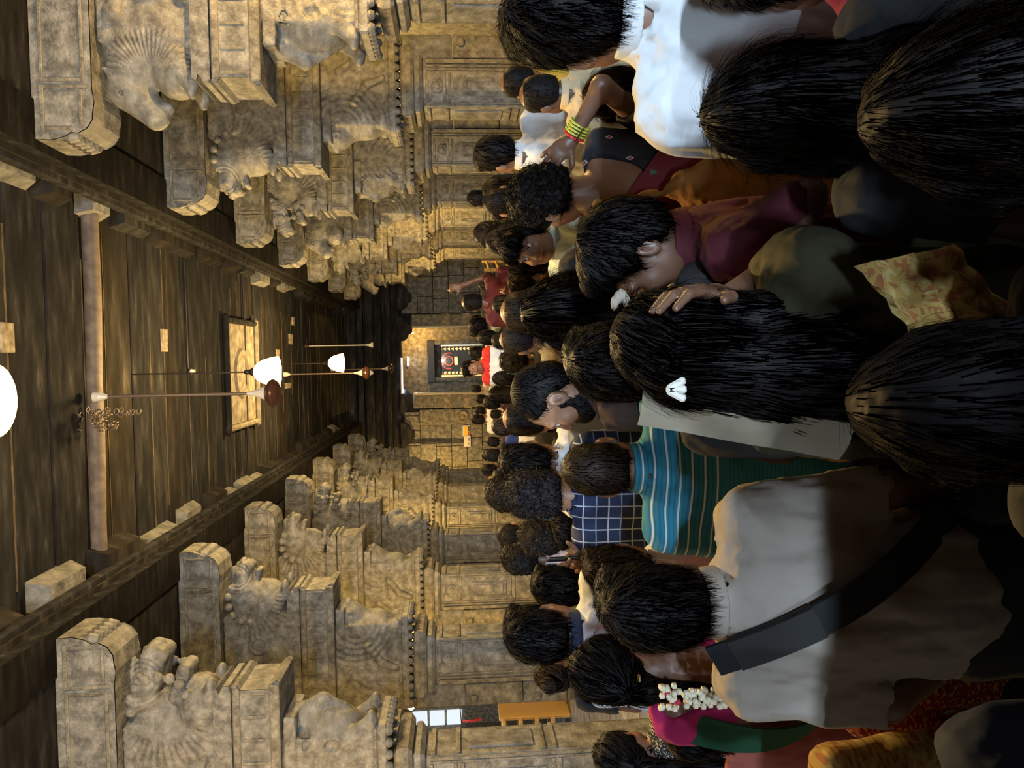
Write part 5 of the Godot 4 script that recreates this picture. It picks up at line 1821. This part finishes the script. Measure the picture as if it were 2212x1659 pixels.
	person({"x": 0.10, "z": -4.10, "h": 1.685, "hair": "bald", "top": "khaki", "skin": "skin_b", "detail": 1, "grey": 0.25, "head": [10, -8, 0], "label": "man with a shining bald spot and fine greying hair"})
	person({"x": 0.12, "z": -2.02, "h": 1.735, "hair": "long", "woman": true, "top": "cloth_dark", "topname": "blouse", "skin": "skin_b", "detail": 2, "head": [12, 0, 0], "label": "woman with a large rounded head of black hair in mid crowd"})
	var mm := person({"x": 0.235, "z": -1.62, "h": 1.635, "face": 75, "hair": "thick", "top": "maroon", "sleeve": 0.9, "skin": "skin_c", "detail": 2, "head": [8, -5, 0], "hem": 1.0, "low": "mint", "arm_l": [Vector3(0.300, 1.22, -1.40), Vector3(0.190, 1.245, -1.38), Vector3(0.104, 1.29, -1.36)], "hand_fine": [0.2, 0.3, -1], "curl": 0.9, "collar": "maroon", "label": "man in a maroon shirt in profile, wearing a bracelet"})
	var m1 := mm.transform.affine_inverse()
	bangle(mm, m1 * Vector3(0.212, 1.24, -1.384), m1.basis * Vector3(-0.11, 0.025, 0.02), 0.036, 0.005, M.silver, "bracelet")
	var orb := Buf.new()
	orb.ball(Vector3(0.112, 1.318, -1.375), Vector3(0.020, 0.022, 0.020), 10)
	lone("orange_offering", orb, plain(sr(0.75, 0.12, 0.02), 0.5), "small orange offering held in the maroon-shirted man's hand", "offering")
	person({"x": -0.01, "z": -1.57, "h": 1.67, "hair": "thick", "woman": true, "top": "cloth_dark", "skin": "skin_b", "detail": 2, "head": [-10, -4, 0], "label": "short-haired head right behind the bearded man's shoulder"})
	var lh := person({"x": 0.02, "z": -1.22, "h": 1.65, "face": -30, "hair": "long", "woman": true, "top": "olive", "topname": "kurta", "sleeve": 0.9, "skin": "skin_c", "detail": 2, "head": [-15, -8, 0], "arm_r": [Vector3(0.14, 1.33, -1.30), Vector3(0.085, 1.46, -1.20), Vector3(0.10, 1.54, -1.16)], "hand_fine": [-1, 0, 0], "label": "long-haired woman in olive with a white hair clip"})
	var cl := Buf.new()
	for k in 3:
		cl.cbox(Vector3(-0.006, -0.016, -0.004), Vector3(0.006, 0.016, 0.004), 0.003, Transform3D(Basis(Vector3(0, 0, 1), 0.5 * k - 0.5), Vector3(-0.062 + 0.008 * k, 1.568, -1.112)))
	lone("hair_clip", cl, M.whitepaint, "white hair clip on the long-haired woman in olive", "hair clip")
	var rows2 := []
	for i in 10:
		var u := i / 9.0
		var line := []
		for k in 5:
			var v := k / 4.0
			line.append(Vector3(-0.085 - 0.055 * u + (v - 0.5) * 0.06, 1.60 - 0.30 * u, -1.23 + 0.10 * u + 0.05 * v + 0.006 * sin(u * 12.0 + v * 5.0)))
		rows2.append(line)
	lone("pale_scarf", drape(rows2, 0.008), M.khaki, "pale grey scarf over the long-haired woman's left shoulder", "scarf")
	var scr := Buf.new()
	for k in 9:
		scr.ball(Vector3(0.105 + 0.016 * sin(k * 0.7), 1.585 - 0.008 * k, -1.49 + 0.014 * cos(k * 0.7)), Vector3(0.016, 0.007, 0.016), 8)
	lone("hair_tie", scr, M.cream, "cream and white gathered hair tie between two dark heads", "hair tie")
	# ---------------- around the bearded man
	person({"x": -0.10, "z": -2.30, "h": 1.75, "face": 68, "hair": "crop", "top": "brown", "sleeve": 0.8, "skin": "skin_a", "detail": 2, "head": [12, -14, 0], "beard": true, "eyes": [0, -0.4], "collar": "brown", "label": "bearded man in a dark brown shirt looking down in profile"})
	person({"x": -0.36, "z": -3.55, "h": 1.46, "hair": "thick", "top": M.blackcheck, "skin": "skin_b", "detail": 1, "label": "black-haired child in a checked shirt beneath the bearded man's chin"})
	person({"x": -0.284, "z": -3.42, "h": 1.715, "hair": "bald", "top": "cloth_dark", "skin": "skin_b", "detail": 2, "head": [0, -5, 0], "label": "wavy-haired man with a receding crown behind the bearded man"})
	person({"x": -0.44, "z": -3.08, "h": 1.745, "hair": "short", "top": "white", "skin": "skin_b", "detail": 2, "hairc": "hair_brown", "grey": 0.06, "label": "brown-haired man in white beyond the striped shirt"})
	person({"x": -0.31, "z": -2.02, "h": 1.635, "hair": "crop", "top": M.stripes, "sleeve": 0.9, "skin": "skin_b", "detail": 2, "girth": 1.25, "collar": "stripes", "label": "man in a teal striped shirt seen from behind", "hairc": "hair_brown", "folds": 0.007})
	person({"x": -0.52, "z": -2.78, "h": 1.73, "hair": "curly", "top": M.navycheck, "sleeve": 0.9, "skin": "skin_a", "detail": 2, "grey": 0.12, "head": [8, -8, 0], "label": "curly greying man in a navy checked shirt", "folds": 0.006})
	person({"x": -0.76, "z": -3.30, "h": 1.50, "face": 120, "hair": "short", "top": "yellow", "skin": "skin_b", "detail": 2, "grey": 0.6, "head": [5, -10, 0], "mustache": true, "eyes": [0, -0.2], "label": "grey-haired man in yellow with a white moustache"})
	person({"x": -0.915, "z": -3.72, "h": 1.60, "hair": "curly", "top": "lilac", "skin": "skin_b", "detail": 2, "grey": 0.4, "label": "salt-and-pepper curly head next to the man in yellow"})
	person({"x": -1.17, "z": -4.85, "h": 1.685, "hair": "crop", "top": "sky", "skin": "skin_b", "detail": 0, "label": "small dark cropped head before the left-hand shafts"})
	person({"x": -1.18, "z": -4.30, "h": 1.665, "hair": "curly", "top": "lilac", "skin": "skin_c", "detail": 1, "label": "curly black head left of the salt-and-pepper man"})
	person({"x": -0.73, "z": -3.95, "h": 1.76, "hair": "curly", "top": "sky", "skin": "skin_b", "detail": 1, "label": "curly black head in a light blue shirt behind the navy check"})
	# ---------------- left side (bottom of the picture)
	var ph := person({"x": -0.88, "z": -2.80, "h": 1.645, "hair": "short", "top": "white", "sleeve": 0.8, "skin": "skin_b", "detail": 2, "head": [4, -8, 0], "arm_r": [Vector3(-0.66, 1.27, -2.92), Vector3(-0.765, 1.42, -2.76), Vector3(-0.775, 1.50, -2.70)], "hand_fine": [0.6, 0, 1], "curl": 0.7, "collar": "white", "label": "man in white holding a phone to his ear"})
	var phn := thing("mobile_phone", "black mobile phone held by the man in white", "phone", Vector3(-0.755, 1.515, -2.715), 0.4)
	part("body", one_box(Vector3(-0.005, -0.07, -0.034), Vector3(0.005, 0.07, 0.034), 0.004), M.black, phn)
	part("screen", one_box(Vector3(0.004, -0.064, -0.030), Vector3(0.0062, 0.064, 0.030), 0.001), plain(sr(0.02, 0.02, 0.025), 0.1), phn)
	person({"x": -0.69, "z": -2.36, "h": 1.51, "hair": "thick", "woman": true, "top": "white", "skin": "skin_b", "detail": 2, "hairc": "hair_brown", "label": "brown-haired head tucked behind the cream-shirted man's head"})
	person({"x": -0.93, "z": -2.46, "h": 1.765, "hair": "thick", "top": "white", "sleeve": 0.9, "skin": "skin_b", "detail": 2, "collar": "navy", "head": [-4, -4, 0], "girth": 1.1, "label": "man in a white shirt with a navy collar"})
	person({"x": -1.69, "z": -3.85, "h": 1.54, "hair": "bun", "woman": true, "top": "cloth_dark", "topname": "blouse", "skin": "skin_c", "detail": 1, "hairc": "hair_brown", "label": "small woman with a brown hair bun before the left pillar"})
	var cr := person({"x": -0.49, "z": -1.43, "h": 1.635, "hair": "thick", "top": "cream", "collar": "cream", "sleeve": 0.9, "skin": "skin_b", "detail": 2, "girth": 1.12, "hairc": "hair_black", "label": "thick-haired man in a cream shirt with a black bag strap"})
	# bag strap across his back
	var rows3 := []
	for i in 15:
		var u := i / 14.0
		var p0 := Vector3(-0.10, 1.475, 0.0).lerp(Vector3(0.19, 0.98, 0.0), u)
		p0.z = 0.055 + 0.105 * sin(clampf(u * 2.9 + 0.15, 0, PI)) 
		var line := []
		for k in 3:
			line.append(p0 + Vector3(0.52, 0.30, 0).normalized() * (k - 1) * 0.032)
		rows3.append(line)
	var bag := thing("shoulder_bag", "black strap bag slung across the cream-shirted man's back", "bag", cr.position, 0.0)
	bag.scale = cr.scale
	part("strap", drape(rows3, 0.010), M.cloth_black, bag)
	part("strap_pad", drape([rows3[1], rows3[2], rows3[3], rows3[4], rows3[5]], 0.022), M.grey_dark, bag)
	part("pouch", one_box(Vector3(0.17, 0.72, 0.02), Vector3(0.30, 0.98, 0.17), 0.03), M.cloth_black, bag)
	var ja := person({"x": -0.86, "z": -1.98, "h": 1.625, "hair": "tied", "woman": true, "top": "pink", "topname": "blouse", "sleeve": 0.5, "deep": 0.17, "skin": "skin_b", "detail": 2, "low": "green", "head": [-8, -4, 0], "label": "woman with a jasmine garland in her tied black hair"})
	var gt := thing("jasmine_garland", "string of white jasmine buds hanging from the tied hair", "garland", Vector3(-0.84, 1.41, -1.80))
	rng.seed = 77
	for k in 96:
		var u := k / 95.0
		var b := Buf.new()
		var c := Vector3((rng.randf() - 0.5) * 0.036, -u * 0.175 + (rng.randf() - 0.5) * 0.010 + (0.015 if k < 24 else 0.0), 0.045 + (rng.randf() - 0.5) * 0.028 + 0.02 * u)
		if k < 24:
			c.x *= 1.6
		b.ball(c, Vector3(0.0095, 0.008, 0.0095), 6)
		part("flower", b, plain(sr(0.45, 0.01, 0.06), 0.6) if k in [7, 15, 21] else M.jasmine, gt)
	var pin := Buf.new()
	pin.cbox(Vector3(-0.835, 1.452, -1.842), Vector3(-0.815, 1.46, -1.83), 0.003)
	lone("gold_hair_pin", pin, M.brass, "small gold pin above the jasmine garland", "hair pin")
	# green sari edge over the left shoulder of the jasmine woman
	var rows4 := []
	for i in 12:
		var u := i / 11.0
		var line := []
		for k in 4:
			line.append(Vector3(-0.185 - 0.015 * sin(u * 3.0) + 0.03 * k * (1.0 - u * 0.3), 1.425 - 0.42 * u - 0.012 * k, 0.0 + 0.12 * sin(u * 2.4 + 0.2) + 0.008 * k))
		rows4.append(line)
	part("sari_border", drape(rows4, 0.008), M.green, ja)
	person({"x": -1.42, "z": -2.56, "h": 1.46, "hair": "tied", "woman": true, "top": M.floral, "topname": "blouse", "sleeve": 0.6, "skin": "skin_a", "detail": 1, "low": "salmon", "label": "woman in a black floral blouse at the lower left edge"})
	person({"x": -1.12, "z": -2.10, "h": 1.33, "hair": "short", "top": "salmon", "skin": "skin_b", "detail": 1, "label": "child in a salmon top beside the jasmine woman"})
	# ---------------- nearest, dark, under the camera
	person({"x": 0.37, "z": -1.12, "h": 1.53, "hair": "loose", "woman": true, "top": "cloth_black", "skin": "skin_c", "detail": 2, "hairc": "hair_black", "label": "dark loose-haired woman right under the camera on the right"})
	person({"x": 0.24, "z": -0.72, "h": 1.50, "hair": "loose", "woman": true, "top": "cloth_black", "skin": "skin_c", "detail": 2, "hairc": "hair_black", "label": "nearest dark long-haired woman at the bottom right"})
	person({"x": -0.06, "z": -0.82, "h": 1.46, "hair": "long", "woman": true, "top": "cloth_black", "skin": "skin_c", "detail": 1, "hairc": "hair_black", "label": "woman in black nearest the camera in the centre"})
	person({"x": -0.66, "z": -0.92, "h": 1.50, "face": -10, "hair": "thick", "top": "navy", "sleeve": 1.8, "skin": "skin_c", "detail": 1, "collar": "lilac", "label": "person in a dark navy jacket at the lower left corner"})
	person({"x": -0.98, "z": -1.45, "h": 1.40, "hair": "tied", "woman": true, "top": M.yellowprint, "topname": "blouse", "sleeve": 0.8, "skin": "skin_b", "detail": 1, "label": "woman in a yellow printed sari at the left edge"})
	person({"x": -0.72, "z": -1.62, "h": 1.22, "hair": "short", "top": M.redgold, "topname": "frock", "sleeve": 0.8, "skin": "skin_b", "detail": 1, "label": "child in a red and gold brocade dress"})
	person({"x": 0.62, "z": -1.16, "h": 1.50, "hair": "thick", "top": "magenta", "sleeve": 0.9, "skin": "skin_c", "detail": 1, "label": "person in magenta at the right edge"})
	var rows5 := []
	rng.seed = 31
	for i in 14:
		var u := i / 13.0
		var line := []
		for k in 10:
			var v := k / 9.0
			line.append(Vector3(0.115 - 0.115 * u + 0.02 * v, 1.36 - 0.10 * u - 0.11 * v, -0.975 + 0.05 * v + 0.012 * sin(v * 17.0 + u * 3.0) + 0.006 * sin(u * 21.0)))
		rows5.append(line)
	lone("yellow_shawl", drape(rows5, 0.010), M.yellowprint, "crumpled yellow shawl among the dark figures under the camera", "shawl")
	var mb := Field.new()
	mb.ell(Vector3(0.50, 1.10, -2.20), Vector3(0.09, 0.15, 0.07), 0.03)
	mb.cone(Vector3(0.50, 1.22, -2.20), Vector3(0.47, 1.46, -2.30), 0.016, 0.014, 0.02)
	mb.noise = noise_of(5, 12.0, 3)
	mb.amp = 0.02
	var mbt := thing("mustard_bag", "mustard cloth bag with dark trim behind the red sari", "bag", Vector3.ZERO)
	job("cloth", [[mb, 0.012]], M.mustard, mbt)
	# ---------------- the crowd behind the camera, whose shadow falls on the figures in front of it
	for k in 6:
		person({"x": -1.30 + 0.47 * k, "z": 0.36 + 0.10 * (k % 2), "h": [1.74, 1.79, 1.78, 1.80, 1.66, 1.62][k], "hair": "short", "top": "cloth_dark", "skin": "skin_c", "detail": 0, "label": "person standing behind the camera, %s from the left" % ["first", "second", "third", "fourth", "fifth", "sixth"][k], "group": "people behind the camera"})
	for k in 5:
		person({"x": -1.07 + 0.47 * k, "z": 0.80, "h": [1.80, 1.78, 1.82, 1.70, 1.62][k], "hair": "short", "top": "cloth_dark", "skin": "skin_c", "detail": 0, "label": "person in the second row behind the camera, %s from the left" % ["first", "second", "third", "fourth", "fifth"][k], "group": "people behind the camera"})
	# ---------------- the far crowd
	var fc := [
		[0.56, -12.2, 1.64, "short", "cloth_dark", "dark head left of the shrine pilaster"], [0.22, -8.15, 1.68, "thick", "cloth_black", "black head left of the pale blue child"],
		[-0.71, -12.8, 1.62, "short", "white", "small head below the medallion panel"], [-0.39, -7.9, 1.60, "long", "cloth_dark", "long-haired head below the silver doorway"],
		[-0.54, -8.9, 1.61, "thick", "maroon", "dark head next to the long-haired one in the distance"], [-0.95, -13.4, 1.63, "short", "red", "tiny head with a touch of red at its collar"],
		[-0.97, -11.7, 1.72, "short", "white", "distant man in white before the medallion panel"], [-0.84, -11.0, 1.47, "bald", "white", "balding distant head beneath the medallion panel"],
		[-0.60, -6.4, 1.63, "short", "white", "grey-haired man in white in the distance"], [-1.26, -11.1, 1.50, "thick", "cloth_dark", "dark head under the white switch box"],
		[-1.04, -7.9, 1.66, "crop", "royal", "round cropped head above a royal blue shirt"], [-1.16, -8.8, 1.65, "short", "cloth_dark", "dark head just behind the royal blue shirt"],
		[0.08, -11.2, 1.74, "thick", "mintwhite", "person in pale mint before the altar"], [-0.28, -10.3, 1.60, "bun", "white", "head with white flowers near the altar"],
		[-0.18, -6.7, 1.60, "thick", "cloth_dark", "dark head under the boy in red and white"], [-0.03, -5.35, 1.60, "curly", "cloth_dark", "curly black head before the boy in red and white"],
		[-1.08, -6.6, 1.62, "thick", "sky", "dark head left of the royal blue shirt"], [-0.62, -14.9, 1.66, "short", "cream", "tiny cream-clad figure by the shrine door"],
		[0.70, -13.4, 1.65, "short", "cloth_dark", "tiny dark head right of the shrine pilaster"], [0.50, -14.9, 1.67, "short", "lilac", "tiny head before the right pilaster"],
		[-0.1, -16.5, 1.64, "short", "white", "farthest head before the altar"], [0.95, -9.6, 1.62, "thick", "maroon", "head above a maroon collar by the right pillars"],
		[-1.5, -9.9, 1.62, "thick", "offwhite", "head beside the left pillars far down the hall"], [-1.5, -6.0, 1.60, "short", "cloth_dark", "dark head by the left pillars in mid distance"],
		[0.15, -6.6, 1.60, "thick", "cloth_dark", "dark head right of the boy in red and white"], [-0.75, -5.4, 1.58, "thick", "cloth_dark", "dark head behind the curly-haired man in blue"],
		[1.3, -6.6, 1.60, "thick", "cloth_dark", "dark head low beside the right pillars"]]
	for k in fc.size():
		var q: Array = fc[k]
		person({"x": q[0], "z": q[1], "h": q[2], "hair": q[3], "top": q[4], "skin": ["skin_b", "skin_c", "skin_a"][k % 3], "detail": 0, "label": q[5], "grey": 0.5 if k == 8 else 0.0, "group": "distant heads in the crowd"})
	# boy held up above the crowd
	var br := person({"x": -0.08, "z": -6.7, "h": 1.88, "lift": 0.5, "face": 155, "hair": "thick", "top": "white", "topname": "tee", "sleeve": 0.5, "skin": "skin_b", "detail": 1, "fine": true, "eyes": [0, 0], "yoke": "red", "head": [10, -5, -6], "label": "boy in a red and white tee facing the camera, held above the crowd"})
	var lg := Buf.new()
	lg.prism(PackedVector2Array([Vector2(-0.12, 1.13), Vector2(-0.05, 1.17), Vector2(0.02, 1.19), Vector2(0.06, 1.24), Vector2(0.09, 1.24), Vector2(0.07, 1.19), Vector2(0.11, 1.16), Vector2(0.05, 1.15), Vector2(0.02, 1.10), Vector2(0.0, 1.10), Vector2(0.01, 1.145), Vector2(-0.05, 1.13), Vector2(-0.09, 1.08), Vector2(-0.10, 1.09)]), -0.152, -0.120, 0.0)
	part("print", lg, plain(sr(0.25, 0.30, 0.40), 0.8), br, "grey-blue leaping animal print")

# ------------------------------------------------------------------ everything
const GAIN := 1.0
const LAMP := 24.0
const AISLE := 20.0
const TUBE_NEAR := 95.0
const TUBE_FAR := 3.5

func _ready() -> void:
	# camera, lying on its side
	var cam := Camera3D.new()
	cam.name = "camera"
	add_child(cam)
	cam.transform = Transform3D(Basis(Vector3(-0.018347, -0.997217, 0.072267), Vector3(0.999184, -0.020889, -0.034576), Vector3(0.035989, 0.071574, 0.996786)).orthonormalized(), Vector3(0, 1.90, 0))
	cam.fov = 54.81
	cam.near = 0.02
	cam.current = true
	var we := WorldEnvironment.new()
	var env := Environment.new()
	env.background_mode = Environment.BG_COLOR
	env.background_color = Color(0, 0, 0)
	env.tonemap_mode = Environment.TONE_MAPPER_LINEAR
	env.tonemap_exposure = 0.68
	env.sdfgi_enabled = true
	env.ssao_enabled = true
	env.ssil_enabled = true
	we.environment = env
	add_child(we)
	make_materials()
	make_people_materials()
	build_hall()
	build_fittings()
	build_end()
	build_pillars()
	build_people()
	finish_jobs()
